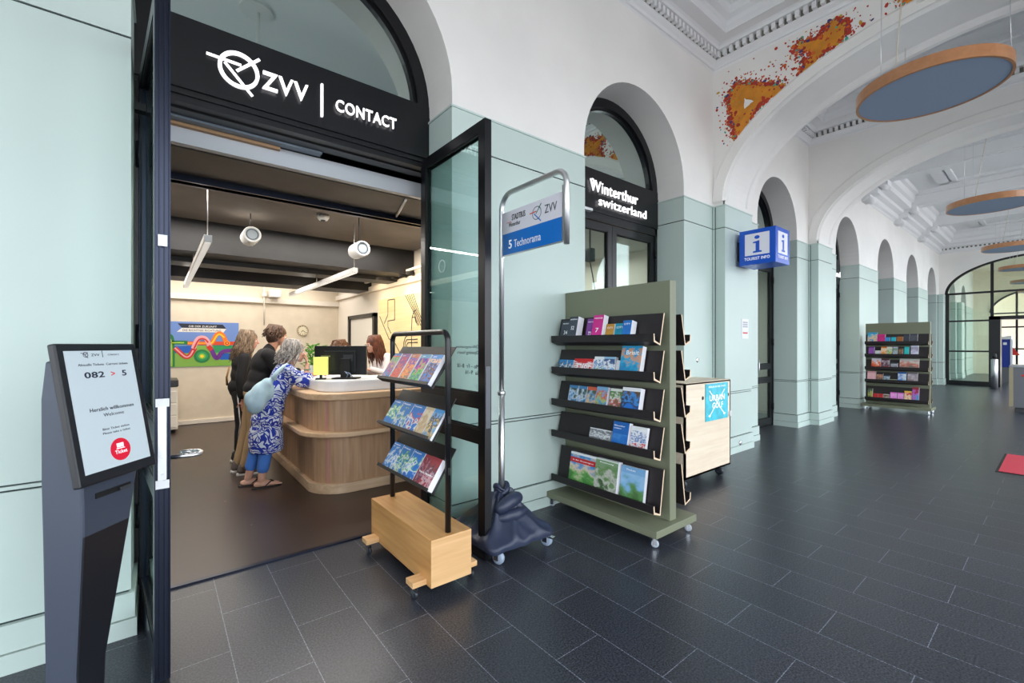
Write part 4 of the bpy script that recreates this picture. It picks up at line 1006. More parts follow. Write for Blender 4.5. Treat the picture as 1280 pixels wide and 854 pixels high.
for z0, z1 in trays:
    x0, x1 = 1.290, 1.290+.165; y0, y1 = 2.375, 3.145
    b = MB(); t = .006
    d = Vector((x1-x0, 0, z1-z0)).normalized(); nn_ = Vector((-d.z, 0, d.x))
    p0, p1 = Vector((x0, y0, z0)), Vector((x1, y0, z1)); w_ = Vector((0, y1-y0, 0))
    b.hexa([p0, p0+w_, p0+w_-nn_*t, p0-nn_*t], [p1, p1+w_, p1+w_-nn_*t, p1-nn_*t])
    q = p0+nn_*.045; b.hexa([p0-nn_*t, p0+w_-nn_*t, q+w_, q], [p0-nn_*t+d*t, p0+w_-nn_*t+d*t, q+w_+d*t, q+d*t])
    b.hexa([q, q+w_, q+w_+nn_*t*.6, q+nn_*t*.6], [q+d*.022, q+w_+d*.022, q+w_+nn_*t*.6+d*.022, q+nn_*t*.6+d*.022])
    o = b.build('tray', TR, rk, bevel=.0015)
    b = MB()
    for y in (2.352, 3.163): b.box(1.372, 1.39, y-.02, y+.02, (z0+z1)/2-.015, (z0+z1)/2+.03)
    b.build('tray_bracket', MATTEBLK, rk)
def on_tray(k, yl, yr, h, t, m, label, fan=0, words=None, wc=(255,255,255)):
    z0 = trays[k][0]; tilt = math.atan2(.165, .252); d = Vector((math.sin(tilt), 0, math.cos(tilt))); nn_ = Vector((-math.cos(tilt), 0, math.sin(tilt)))
    c = Vector((1.290, (yl+yr)/2, z0))+d*.007+nn_*.002
    return brochure(c, abs(yl-yr)-.006, h, t, m, label, 'brochures on the tube rack', R(-90), tilt, fan, words, wc)
T1 = [cover('rk1a', (60, 120, 190), [(30,110,190), (40,150,210), (220,60,80), (30,110,190), (250,170,50), (60,180,120)], 1, 6, .86, (.86, .9), .3, (250,90,80)), cover('rk1b', (150, 90, 150), [(235,110,50), (215,50,80), (235,120,60), (90,60,160), (215,50,80)], 2, 5, .86),
      cover('rk1c', (200, 120, 90), [(40,150,100), (240,80,90), (250,190,60), (240,80,90), (60,90,190)], 3, 7, .86), cover('rk1d', (80, 150, 190), [(90,210,30), (40,40,150), (90,210,30), (230,30,140), (40,40,150)], 4, 4, .86), cover('rk1e', (60, 140, 210), [(30,110,200), (40,130,210), (150,90,70), (30,30,46), (30,110,200), (230,190,150)], 5, 6, .86)]
NM1 = ['blue and orange patterned brochure', 'red and purple patterned brochure', 'orange and green patterned brochure', 'lime, navy and pink brochure', 'blue brochure with a brown figure']
P1_ = ["farthest left on the tube rack's top tray", "second from left on the tube rack's top tray", "in the middle of the tube rack's top tray", "second from right on the tube rack's top tray", "rightmost on the tube rack's top tray"]
ys = [3.13, 2.985, 2.835, 2.69, 2.54, 2.385]
for i in range(5): on_tray(0, ys[i], ys[i+1]+.012, .215, .028, T1[i], NM1[i]+' '+P1_[i], fan=R(-1), words=[('ZVV', -.2, .90, .3, .045)])
YB_ = cover('rk2t', (52, 128, 196), [(40,132,200), (44,140,205), (150,200,160), (230,232,225)], 6, 4, .84)
T2 = [cover('rk2a', (52,128,196), [(20,120,200), (30,130,205), (110,180,110), (225,235,230), (120,190,110), (20,120,200)], 7, 4, .86), cover('rk2b', (52,128,196), [(20,120,200), (20,120,200), (210,222,228), (110,160,130), (20,120,200), (20,120,200)], 8, 4, .86), cover('rk2c', (52,128,196), [(16,116,204), (16,116,204), (230,238,242), (200,60,50), (16,116,204), (16,116,204)], 9, 3, .86),
      cover('rk2d', (206,186,150), [(214,196,160), (190,160,120), (226,212,184)], 10, 3, .9), cover('rk2e', (70,150,210), [(90,160,210), (220,190,130), (60,60,60), (120,170,220)], 11, 5, .88)]
NM2 = ['blue and green leisure map leaflet', 'blue leaflet with a pale village drawing', 'blue leaflet with a castle drawing', 'tan narrow leaflet', 'pale blue leaflet with a harness']
ys2 = [3.13, 2.97, 2.80, 2.63, 2.515, 2.385]
pos = ['farthest left', 'second from left', 'in the middle', 'second from right', 'nearest the front post']
for i in range(5): on_tray(1, ys2[i], ys2[i+1], .20, .016, T2[i], NM2[i]+' '+pos[i]+', middle tray of the tube rack', words=[('Freizeit', -.1, .90, .6, .05)] if i < 3 else None)
T3 = [cover('rk3a', (40,120,195), [(30,120,200), (60,140,205), (215,222,232), (150,175,200), (30,120,200), (30,120,200)], 12, 4, .86), cover('rk3b', (40,120,195), [(20,120,190), (30,130,180), (215,228,220), (90,160,100), (20,120,190), (20,120,190)], 13, 4, .86), cover('rk3c', (40,120,195), [(16,116,210), (16,116,210), (235,242,242), (120,190,150), (16,116,210), (16,116,210)], 14, 3, .86),
      cover('rk3d', (150,50,60), [(170,50,66), (60,50,80), (190,120,140), (130,40,56)], 15, 5, .9), cover('rk3e', (150,50,60), [(150,40,60), (210,170,180), (80,60,80), (160,60,66)], 16, 5, .9)]
NM3 = ['pale blue leaflet with a figure', 'blue leaflet with a village map', 'bright blue leaflet with a white swan', 'dark red leaflet', 'red and grey thick leaflet']
ys3 = [3.13, 2.97, 2.80, 2.64, 2.515, 2.385]
for i in range(5): on_tray(2, ys3[i], ys3[i+1], .20, .016 if i < 4 else .04, T3[i], NM3[i]+' '+pos[i]+', bottom tray of the tube rack', words=[('Freizeit', -.1, .90, .6, .05)] if i < 3 else [('Winterthur', 0, .40, .7, .06)])

# ================================================================= mobile stop sign
sg = thing('stop_sign', 'mobile bus stop sign on a curved steel pole with a cloth-covered wheeled base', 'sign', (2.02, 2.65, 0))
path = [(2.02, 2.65, 1.14), (2.02, 2.65, 2.50)]+[(2.02, 2.65-.12+.12*math.cos(a), 2.50+.12*math.sin(a)) for a in [PI/2*k/8 for k in range(1, 9)]]+[(2.02, 2.06+.09*math.cos(a), 2.53+.09*math.sin(a)) for a in [PI/2+PI/2*k/8 for k in range(9)]]+[(2.02, 1.97, 2.14)]
MB().tube(path, .019, 16).build('curved_pole', STEEL, sg)
MB().tube([(2.02, 2.65, .12), (2.02, 2.65, 1.14)], .024, 16).build('lower_pole', STEEL, sg)
MB().lathe([(.024, 1.12), (.030, 1.125), (.030, 1.15), (.019, 1.16)], (2.02, 2.65, 0), 16).build('pole_collar', STEEL, sg)
SGW = mat('sign_white', (222, 222, 232), .3); SGB = mat('sign_blue', (20, 112, 200), .3)
b = MB(); b.mat(0).box(2.014, 2.026, 2.0, 2.625, 2.32, 2.48); b.mat(1).box(2.014, 2.026, 2.0, 2.625, 2.165, 2.32)
pn = b.build('sign_panel', [SGW, SGB], sg)
b = MB(); b.box(2.010, 2.030, 1.994, 2.0, 2.16, 2.52); b.box(2.010, 2.030, 2.625, 2.634, 2.15, 2.50); b.box(2.012, 2.028, 2.0, 2.625, 2.158, 2.165); b.build('sign_clamp', STEEL, sg)
YM = (0,-1,0); sx = 2.0135
text('lettering', '5', (sx, 2.552, 2.205), YM, UZ, .035, .062, WT, pn, bold=.03)
text('lettering', 'Technorama', (sx, 2.490, 2.205), YM, UZ, .285, .055, mat('plain_white', (240, 240, 242), .5), pn, bold=.0)
text('lettering', 'STADTBUS', (sx, 2.515, 2.405), YM, UZ, .150, .042, INK, pn, bold=.015)
text('lettering', 'Winterthur', (sx, 2.550, 2.362), YM, UZ, .130, .030, mat('grey_lettering', (70, 76, 82), .5), pn, bold=0)
text('lettering', 'ZVV', (sx, 2.165, 2.375), YM, UZ, .115, .055, mat('grey_lettering', (70, 76, 82), .5), pn, bold=.0)
b = MB()
for k in range(5): b.box(sx-.001, sx+.001, 2.575-.011*k-.006, 2.575-.011*k, 2.395, 2.401)
b.build('red_dots', mat('sign_red', (205, 60, 50), .5), pn)
b = MB(); NS = 32; c = Vector((sx-.0005, 2.245, 2.398)); v = []
for r_ in (.046, .041):
    for k in range(NS): v.append(c+Vector((0, -r_*math.cos(2*PI*k/NS), r_*math.sin(2*PI*k/NS))))
b.add(v, [(k,(k+1)%NS,NS+(k+1)%NS,NS+k) for k in range(NS)]); b.build('logo_ring', mat('grey_lettering', (70, 76, 82), .5), pn, fix=False)
for (p, q, m) in (((-.072, .008), (-.003, .012), mat('sign_red', (205, 60, 50), .5)), ((-.008, -.005), (.045, .055), mat('sign_green', (40, 130, 110), .5)), ((-.028, .0), (.042, -.062), SGB)):
    MB().bar((sx-.0012, 2.245-p[0], 2.398+p[1]), (sx-.0012, 2.245-q[0], 2.398+q[1]), .007, .001, (1,0,0)).build('logo_bar', m, pn)
# wheeled platform under a draped cloth
b = MB(); b.box(1.78, 2.30, 2.40, 2.92, .10, .13); b.build('platform', mat('platform_dark', (40, 42, 50), .5), sg)
for x, y, br in ((1.82, 2.43, 0), (2.27, 2.43, 1), (1.84, 2.90, 0), (2.27, 2.90, 0)): caster(sg, x, y, .105, .045, wheel=mat('pale_wheel', (150, 165, 185), .4), brake=br, ang=R(15))
def cloth():
    b = MB(); n = 92; rnd = random.Random(5); vs = []
    cx, cy = 2.02, 2.65
    lv = [(.0, .15), (.07, .18), (.16, .26), (.28, .36), (.42, .47), (.58, .60), (.74, .74), (.90, .90), (1.0, 1.0), (1.04, 1.03), (1.05, 1.04)]
    zs = [.375, .395, .385, .335, .27, .225, .190, .160, .145, .120, .095]
    rs = [.035, .06, .10, .13, .16, .20, .235, .27, .29, .295, .29]
    ph = [rnd.uniform(0, 6) for _ in range(8)]
    for i, (z, r_) in enumerate(zip(zs, rs)):
        q = i/(len(zs)-1)
        for j in range(n):
            t = 2*PI*j/n
            # circle above, square towards the rim
            sq = 1/max(abs(math.cos(t)), abs(math.sin(t))); sq = min(sq, 1.32)
            rr = r_*(1+(sq-1)*min(1, q*1.25))
            f = .9*(1-abs(math.sin(4.5*t+ph[0]+q*2.2))*1.6)+.5*(1-abs(math.sin(8*t+ph[1]-q*3))*1.6)+.3*math.sin(17*t+ph[2]+q*2)
            amp = .028*math.sin(PI*min(1, q*1.1))+.006
            if .2 < q < .5: rr += .012*math.sin(3*t+ph[3])
            vs.append((cx+rr*math.cos(t)*1.0, cy+rr*math.sin(t)*.98, z+amp*f+(.02*math.sin(2*t+1) if i < 5 else 0)))
    fs = [(i*n+j, i*n+(j+1)%n, (i+1)*n+(j+1)%n, (i+1)*n+j) for i in range(len(zs)-1) for j in range(n)]
    b.add(vs, fs, True)
    # knotted gathers round the pole
    for k in range(7):
        a = k*.9; z = .36+.012*k
        b.tube([(cx+.045*math.cos(a+t), cy+.045*math.sin(a+t), z+.02*math.sin(2*t+k)) for t in [2*PI*j/14 for j in range(14)]], [.018+.008*math.sin(j+k) for j in range(14)], 8, closed=True)
    # folded roll lying across the top
    b.tube([(cx-.14, cy-.10, .30), (cx-.10, cy-.14, .34), (cx, cy-.13, .375), (cx+.10, cy-.08, .36), (cx+.16, cy+.0, .30)], [.025, .05, .055, .05, .02], 12)
    b.tube([(cx-.18, cy-.04, .24), (cx-.08, cy-.17, .27), (cx+.06, cy-.17, .28), (cx+.18, cy-.08, .25)], [.02, .045, .045, .02], 12)
    return b
NAVY = mat('navy_cloth', (42, 50, 72), .45, bump=.8, bscale=11, spec=.5)
o = cloth().build('cloth_cover', NAVY, sg, fix=True)
m_ = o.modifiers.new('s', 'SUBSURF'); m_.levels = 1; m_.render_levels = 1

# ================================================================= olive brochure stands
OLIVE = mat('olive_paint', (120, 124, 102), .5, bump=.02, bscale=200)
SHELF = mat('shelf_brown', (30, 23, 26), .5); PLY = mat('ply_edge', (226, 200, 168), .6)
SH = [(1.742, 1.495), (1.455, 1.21), (1.16, .917), (.87, .626), (.55, .215)]
def shelf_profile(zt, zb):
    # (distance out from the panel centre, z): back board, foot, lip
    t = .012; a = (.115, zt); c = (.172, zb)
    d = Vector((c[0]-a[0], c[1]-a[1])).normalized(); n_ = Vector((-d.y, d.x))  # outwards
    if n_.x < 0: n_ = -n_
    foot_o = Vector(c)+Vector((.085, .028)); lip_t = foot_o+Vector((.004, .060))
    return [a, c, tuple(foot_o), tuple(lip_t), tuple(lip_t+Vector((-t, 0))), tuple(foot_o+Vector((-t-.001, t*.9))), (c[0]+t*.75, c[1]+t*1.2), (a[0]+t, a[1])]
def stand(name, loc, y0, y1, label, group, ten=True):
    """loc = centre of the panel at floor; shelves run along local y"""
    s = thing(name, label, 'display stand', loc, 0, group)
    MB().box(-.043, .043, y0, y1, .14, 2.0).build('panel', OLIVE, s, bevel=.003, local=True)
    MB().box(-.30, .26, y0-.05, y1+.04, .085, .14).build('base_board', OLIVE, s, bevel=.003, local=True)
    for x in (-.25, .21):
        for y in (y0+.0, y1-.03): caster(s, x, y, .086, .028, wheel=mat('clear_wheel', (170, 180, 190), .3), local=True, ang=R(35))
    for side in (-1, 1):
        for zt, zb in SH:
            pr = shelf_profile(zt, zb)
            b = MB(); n = len(pr); ya, yb = y0+.0, y1-.03
            b.add([(side*p[0], ya, p[1]) for p in pr]+[(side*p[0], yb, p[1]) for p in pr], [tuple(reversed(range(n))), tuple(range(n, 2*n))]+[(i,(i+1)%n,n+(i+1)%n,n+i) for i in range(n)])
            o = b.build('shelf', [SHELF, PLY], s, local=True)
            for p in o.data.polygons:
                if abs(p.normal.y) > .9: p.material_index = 1
            # hanging cleat
            MB().box(side*.043, side*.118, ya+.15, yb-.15, zt-.09, zt-.03).build('cleat', OLIVE, s, local=True)
    return s
st1 = stand('brochure_stand', (3.123, 2.45, 0), -.55, .57, 'olive brochure stand on castors, nearer one, side on to the wall by the stop sign', 'olive five-shelf brochure stands')
st2 = dup(st1, (13.10, 2.37, 0), label='olive brochure stand standing farther down the hall, near the glazed end wall', group='olive five-shelf brochure stands')
GR1 = 'brochures on the nearer olive stand'
def on_shelf(x0, k, yl, yr, h, t, m, label, group, fan=0, words=None, wc=(255,255,255)):
    zt, zb = SH[k]; tl = math.atan2(.057, zt-zb)
    c = Vector((x0-.172-.012, (yl+yr)/2, zb+.016+t*.75)); c.x -= .006
    return brochure(c, abs(yl-yr)-.004, h-t*.45, t, m, label, group, R(-90), tl, fan, words, wc)
def cv(n, head, cols, seed, sc=4, band=.85, **k): return cover('c_'+n, head, cols, seed, sc, band, **k)
W3 = (255,255,255)
items = [
 # shelf, y left, y right, height, thickness, cover, words, description
 (0, 2.927, 2.797, .20, .030, cv('slate1', (52,60,72), [(58,66,78),(66,74,86)], 1, 1), [('WINTERTHUR', 0, .82, .8, .06), ('34', 0, .3, .35, .2)], 'dark slate booklet pile farthest left'),
 (0, 2.785, 2.677, .205, .075, cv('slate2', (52,60,72), [(58,66,78),(66,74,86)], 2, 1), [('WINTERTHUR', 0, .82, .8, .06), ('52', 0, .3, .35, .2)], 'thick dark slate booklet pile with white page edges'),
 (0, 2.616, 2.526, .205, .03, cv('purple', (126,60,150), [(140,70,160),(120,50,140)], 3, 1), [('WINTER', 0, .82, .8, .06), ('72', 0, .2, .4, .2)], 'purple booklet pile'),
 (0, 2.519, 2.405, .215, .060, cv('pink', (206,40,140), [(216,40,146),(200,36,130)], 4, 1), [('WINTER', 0, .82, .8, .06), ('7', 0, .2, .3, .2)], 'thick magenta booklet pile'),
 (0, 2.398, 2.310, .15, .03, cv('gold', (190,140,50), [(200,150,60),(186,132,44)], 5, 1), [('CITY', 0, .7, .7, .12)], 'small gold booklet pile'),
 (0, 2.303, 2.205, .152, .03, cv('teal', (20,150,180), [(24,160,190),(20,140,170)], 6, 1), [('CITY', 0, .7, .7, .12)], 'small teal booklet pile'),
 (0, 2.199, 2.112, .152, .065, cv('blue', (30,110,190), [(34,120,200),(28,100,180)], 7, 1), [('CITY', 0, .7, .7, .12)], 'small thick blue booklet pile'),
 (1, 2.948, 2.845, .125, .03, cv('landscp', (50,140,200), [(40,120,200),(240,244,248),(60,90,120),(50,140,205)], 8, 3, .9), None, 'blue landscape postcard pile farthest left'),
 (1, 2.840, 2.764, .125, .03, cv('landscp', (50,140,200), [(40,120,200)], 8), None, 'second blue landscape postcard pile'),
 (1, 2.756, 2.534, .140, .03, cv('redwhite', (205,34,40), [(206,34,40),(210,36,42),(245,240,240),(206,34,40)], 9, 5, .8), [('3*/pr', 0, .2, .8, .5)], 'red and white landscape booklet'),
 (1, 2.534, 2.419, .165, .025, cv('whgreen', (235,240,242), [(100,180,90),(240,244,246),(70,130,190),(236,240,244)], 10, 4, .84), None, 'white, green and blue booklet'),
 (1, 2.419, 2.296, .160, .035, cv('whblue', (150,190,220), [(110,170,215),(240,244,248),(60,90,140)], 11, 4, .88), None, 'pale blue photo booklet'),
 (1, 2.290, 2.244, .135, .03, cv('plainw', (232,234,240), [(236,238,242),(228,230,236)], 12, 2), None, 'narrow white leaflet pile'),
 (1, 2.237, 2.039, .245, .05, cv('brisit', (36,150,200), [(30,130,180),(40,160,205),(220,150,90),(36,150,200)], 13, 3, .93), [('Brisit', .05, .68, .6, .16)], 'large blue magazine with white title'),
 (2, 2.840, 2.729, .195, .02, cv('mt1', (70,130,180), [(60,110,150),(90,150,200),(200,215,230),(50,80,80)], 14, 3, .86), None, 'narrow blue mountain leaflet farthest left'),
 (2, 2.725, 2.625, .195, .02, cv('mt2', (70,130,180), [(60,110,150),(90,150,200),(200,215,230),(50,80,80)], 15, 3, .86), None, 'second narrow blue mountain leaflet'),
 (2, 2.620, 2.515, .195, .02, cv('mt3', (200,90,60), [(90,150,200),(230,190,130),(110,160,200),(70,90,70)], 16, 3, .84), None, 'sky and sunset leaflet'),
 (2, 2.508, 2.385, .20, .03, cv('mt4', (120,170,210), [(80,140,190),(160,190,120),(210,90,60),(120,170,210)], 17, 3, .86), None, 'blue leaflet with a red tower'),
 (2, 2.370, 2.227, .20, .02, cv('gr1', (225,230,225), [(80,120,60),(190,80,90),(220,225,215),(90,130,70)], 18, 4, .88), None, 'green photo brochure with white head'),
 (2, 2.220, 2.046, .205, .055, cv('bld', (236,238,242), [(30,110,200),(50,40,40),(60,140,215),(90,70,50)], 19, 3, .84), None, 'brochure with a dark building under blue sky'),
 (3, 2.584, 2.352, .135, .02, cv('snow', (225,228,232), [(190,195,200),(90,95,100),(225,228,232),(120,125,130)], 20, 5, .93), None, 'small grey landscape photo card'),
 (3, 2.321, 2.161, .215, .045, cv('blu2', (28,100,180), [(28,104,186),(34,110,190),(60,130,200),(28,100,180)], 21, 2, .5), [('Winterthur', -.1, .80, .7, .06), ('erleben', -.2, .70, .45, .05)], 'deep blue brochure with white lettering'),
 (3, 2.155, 2.006, .205, .03, cv('coll', (235,238,240), [(200,60,70),(235,238,240),(50,110,180),(230,232,236)], 22, 7, .82), None, 'white brochure with a red and blue collage'),
 (4, 2.812, 2.508, .29, .035, cv('hike', (236,240,244), [(70,130,60),(110,170,90),(220,200,180),(60,140,200)], 23, 3, .93, stripe=(.68, .84), strip_c=(196,30,40)), [('in der Grossregion', 0, .73, .8, .05)], 'large hiking magazine with a red title band'),
 (4, 2.500, 2.262, .29, .055, cv('path', (206,216,206), [(60,90,50),(190,190,180),(90,130,70),(120,150,110)], 24, 3, .95), [('Rheinweg', 0, .86, .6, .05)], 'large magazine showing a green woodland path'),
 (4, 2.250, 2.020, .285, .035, cv('peak', (120,170,215), [(70,110,60),(90,140,80),(130,180,220),(150,190,225)], 25, 2, .80), [('Ticket', -.1, .88, .4, .05)], 'large blue magazine showing a mountain top'),
]
SN = ['top shelf', 'second shelf', 'third shelf', 'fourth shelf', 'bottom shelf']
for k, yl, yr, h, t, m, words, desc in items:
    on_shelf(3.123, k, yl, yr, h, t, m, '%s, %s of the nearer olive stand' % (desc, SN[k]), GR1, words=words, wc=W3 if 'hiking' in desc or 'white' not in desc.split()[0] else (40,40,40))
# farther stand: shelf contents, x in the enlarged view 265..750 maps along the panel
GR2 = 'brochures on the farther olive stand'
fy = lambda x: 2.91-(x-265)*(1.08/485)
far = [
 (0, 282, 362, .27, (50,160,210), [(40,150,210),(240,200,150),(60,170,215)], 'light blue magazine'), (0, 362, 428, .22, (206,30,130), [(215,40,140),(190,30,110)], 'magenta booklet'), (0, 422, 465, .15, (40,130,200), [(40,130,200),(60,150,210)], 'small blue booklet'),
 (0, 472, 512, .15, (20,170,190), [(20,170,190),(40,180,200)], 'small teal booklet'), (0, 518, 566, .16, (170,100,50), [(180,110,60),(150,90,40)], 'small brown booklet'), (0, 568, 615, .22, (44,48,60), [(50,54,66),(60,66,80)], 'slate booklet'), (0, 617, 674, .22, (50,56,70), [(56,60,76),(90,90,100)], 'thick slate booklet'), (0, 692, 716, .05, (235,235,238), [(235,235,238),(225,225,230)], 'small white card'),
 (1, 290, 340, .22, (120,50,150), [(130,60,160),(150,90,180)], 'purple booklet'), (1, 344, 390, .13, (225,225,228), [(225,225,228),(190,200,200)], 'low white leaflet'), (1, 392, 440, .22, (235,130,30), [(240,140,40),(240,220,190)], 'orange and white leaflet'), (1, 440, 482, .22, (235,235,225), [(230,210,120),(120,170,90),(235,235,225)], 'white and green leaflet'), (1, 486, 525, .22, (190,190,220), [(200,200,225),(120,150,120)], 'lilac leaflet'), (1, 532, 566, .19, (80,60,50), [(90,70,60),(160,120,80)], 'brown leaflet'), (1, 574, 612, .22, (20,190,190), [(20,190,190),(60,200,200)], 'turquoise leaflet'), (1, 622, 680, .25, (210,210,230), [(215,215,232),(160,150,180)], 'pale lilac brochure'),
 (2, 315, 392, .25, (230,225,235), [(210,50,60),(240,120,60),(225,225,240)], 'white and red brochure'), (2, 396, 460, .24, (90,40,60), [(190,50,60),(60,50,70),(200,180,190)], 'dark red brochure'), (2, 470, 525, .15, (70,80,90), [(80,90,100),(180,180,190)], 'small grey photo leaflet'), (2, 538, 684, .25, (190,190,185), [(120,110,105),(205,120,100),(210,205,200)], 'wide photo brochure'),
 (3, 280, 352, .24, (225,160,170), [(230,170,180),(240,190,195)], 'pink brochure'), (3, 354, 410, .20, (40,40,44), [(60,60,64),(200,140,110)], 'dark photo leaflet'), (3, 414, 462, .15, (60,90,120), [(70,110,140),(200,210,220)], 'blue-grey leaflet'), (3, 464, 520, .07, (170,180,140), [(170,180,140),(140,150,110)], 'low green leaflet'), (3, 524, 590, .24, (30,90,180), [(30,110,200),(220,230,240)], 'bright blue brochure'), (3, 598, 674, .24, (120,110,120), [(130,110,110),(200,190,200)], 'grey and mauve photo brochure'),
 (4, 285, 325, .25, (70,90,60), [(90,100,60),(190,190,80),(60,80,100)], 'green and yellow leaflet'), (4, 330, 370, .14, (200,40,40), [(205,50,50),(180,30,40)], 'small red leaflet'), (4, 372, 412, .14, (200,40,40), [(205,50,50),(180,30,40)], 'second small red leaflet'), (4, 416, 460, .14, (200,190,180), [(200,190,180),(120,80,60)], 'small beige leaflet'), (4, 466, 518, .19, (225,110,210), [(228,120,214),(235,170,225)], 'pink-violet leaflet'), (4, 522, 570, .19, (225,110,210), [(228,120,214),(235,170,225)], 'second pink-violet leaflet'), (4, 574, 630, .24, (235,190,60), [(230,120,60),(240,220,190),(210,50,50)], 'yellow and red brochure'), (4, 632, 684, .33, (160,40,60), [(60,160,200),(190,90,190),(170,50,60)], 'tall striped red and blue brochure'),
]
cnt = {}
for i, (k, xa, xb, h, hd, cs, desc) in enumerate(far):
    m = cover('f_%d' % i, hd, [cs[0]]+list(cs[1:]), i+40, 3, .84)
    on_shelf(13.10, k, fy(xa), fy(xb), h, .03, m, '%s on the %s of the farther olive stand' % (desc, SN[k]), GR2)

# ================================================================= crate behind the stand
cr = thing('wooden_crate_cart', 'pale plywood box on castors with a turquoise poster behind the nearer olive stand', 'box', (4.8, 2.72, 0))
PLYW = wood('pale_plywood', (226, 206, 180), (240, 224, 202), 'X', .7, .5)
b = MB()
for (x0, x1, y0, y1) in ((4.2, 5.18, 2.42, 2.44), (4.2, 5.18, 2.84, 2.86), (4.2, 4.22, 2.42, 2.86), (5.16, 5.18, 2.42, 2.86)): b.box(x0, x1, y0, y1, .12, 1.10)
b.box(4.2, 5.18, 2.42, 2.86, .12, .14); b.box(4.2, 5.18, 2.42, 2.86, 1.085, 1.105)
b.build('box', PLYW, cr)
for x in (4.28, 5.06):
    for y in (2.5, 2.78): caster(cr, x, y, .12, .045, wheel=mat('black_wheel', (34, 38, 46), .4))
MB().box(5.14, 5.19, 2.408, 2.42, .68, .74).build('latch', STEEL, cr)
b = MB()
for x in (4.55, 5.12): b.lathe([(.001, -.001), (.02, -.001), (.02, .002)], (x, 2.418, .93), 16, 'Y', False)
b.build('grip_hole', MATTEBLK, cr)
TQ = mat('turquoise_poster', (60, 186, 206), .4, var=.08, vscale=12)
pq = MB().box(4.60, 5.10, 2.412, 2.419, .67, 1.075).build('poster', TQ, cr)
text('lettering', 'URBAN', (4.68, 2.411, .885), FX, UZ, .34, .065, WT, pq, t=.001, bold=.04); text('lettering', 'GOLF', (4.74, 2.411, .80), FX, UZ, .24, .065, WT, pq, t=.001, bold=.04)
text('lettering', 'SPIELEN IN DER STADT', (4.66, 2.411, 1.03), FX, UZ, .38, .02, WT, pq, t=.001)
b = MB()
for s in (1, -1): b.bar((4.85-s*.17, 2.4115, .72), (4.85+s*.17, 2.4115, 1.0), .012, .001, (0,1,0)); b.ball((4.85-s*.165, 2.412, .725), (.024, .001, .012))
b.build('crossed_sticks', WT, pq)

# ================================================================= tourist info cube
ic = thing('info_cube_sign', 'blue cube sign reading TOURIST INFO on a bracket at the first pilaster', 'sign', (6.48, 2.57, 2.58))
IB = mat('info_blue', (14, 80, 190), .25, emis=.05); IW = mat('info_white', (214, 216, 226), .3, emis=.12)
MB().box(6.25, 6.71, 2.34, 2.80, 2.58, 3.05).build('cube', IB, ic, bevel=.004)
MB().box(6.33, 6.63, 2.80, 2.872, 2.66, 2.93).build('wall_bracket', MATTEBLK, ic)
def iface(o, A):
    A = Vector(A); n_ = A.cross(Vector(UZ)); o = Vector(o)
    MB().slab([(.075,.125),(.385,.125),(.385,.415),(.075,.415)], o, A, UZ, n_*.002).build('white_field', IW, ic)
    b = MB(); q = o+n_*.003
    b.slab([(.18,.155),(.29,.155),(.29,.175),(.262,.180),(.262,.315),(.18,.300),(.18,.285),(.215,.283),(.215,.180),(.18,.175)], q, A, UZ, n_*.002)
    b.slab([(.232+.033*math.cos(2*PI*k/20), .360+.024*math.sin(2*PI*k/20)) for k in range(20)], q, A, UZ, n_*.002)
    b.build('letter_i', IB, ic)
    text('lettering', 'TOURIST INFO', q+A*.07+Vector((0,0,.060)), A, UZ, .32, .040, WT, ic, t=.001, bold=.03)
iface((6.25, 2.80, 2.58), (0,-1,0)); iface((6.25, 2.34, 2.58), (1,0,0)); iface((6.71, 2.34, 2.58), (0,1,0))

# notice on pilaster, small wall lock buttons
b = MB(); b.box(6.46, 6.67, 2.858, 2.864, 1.59, 1.87); nt = b.build('paper_notice', PAPER, None, loc=(6.565, 2.861, 1.59)); tag(nt, 'white paper notice taped to the first pilaster under the info cube', 'notice')
for z, m in ((1.66, mat('notice_red', (205, 70, 60), .6)), (1.78, mat('notice_grey', (170, 172, 178), .6)), (1.75, mat('notice_grey', (170, 172, 178), .6)), (1.81, mat('notice_grey', (170, 172, 178), .6))):
    MB().box(6.49, 6.64, 2.857, 2.858, z, z+.02).build('printed_line', m, nt)
for i, (x, y, z, lab) in enumerate(((6.38, 2.842, .125, 'small round chrome socket low on the first pilaster'), (5.55, 3.024, 1.30, 'small round lock knob in the panelling above the plywood box'))):
    tag(MB().lathe([(.032, .006), (.034, -.004), (.024, -.010), (.001, -.010)], (0,0,0), 20, 'Y').build('wall_socket' if i == 0 else 'lock_knob', CHROME, local=True, loc=(x, y, z)), lab, 'socket' if i == 0 else 'lock')

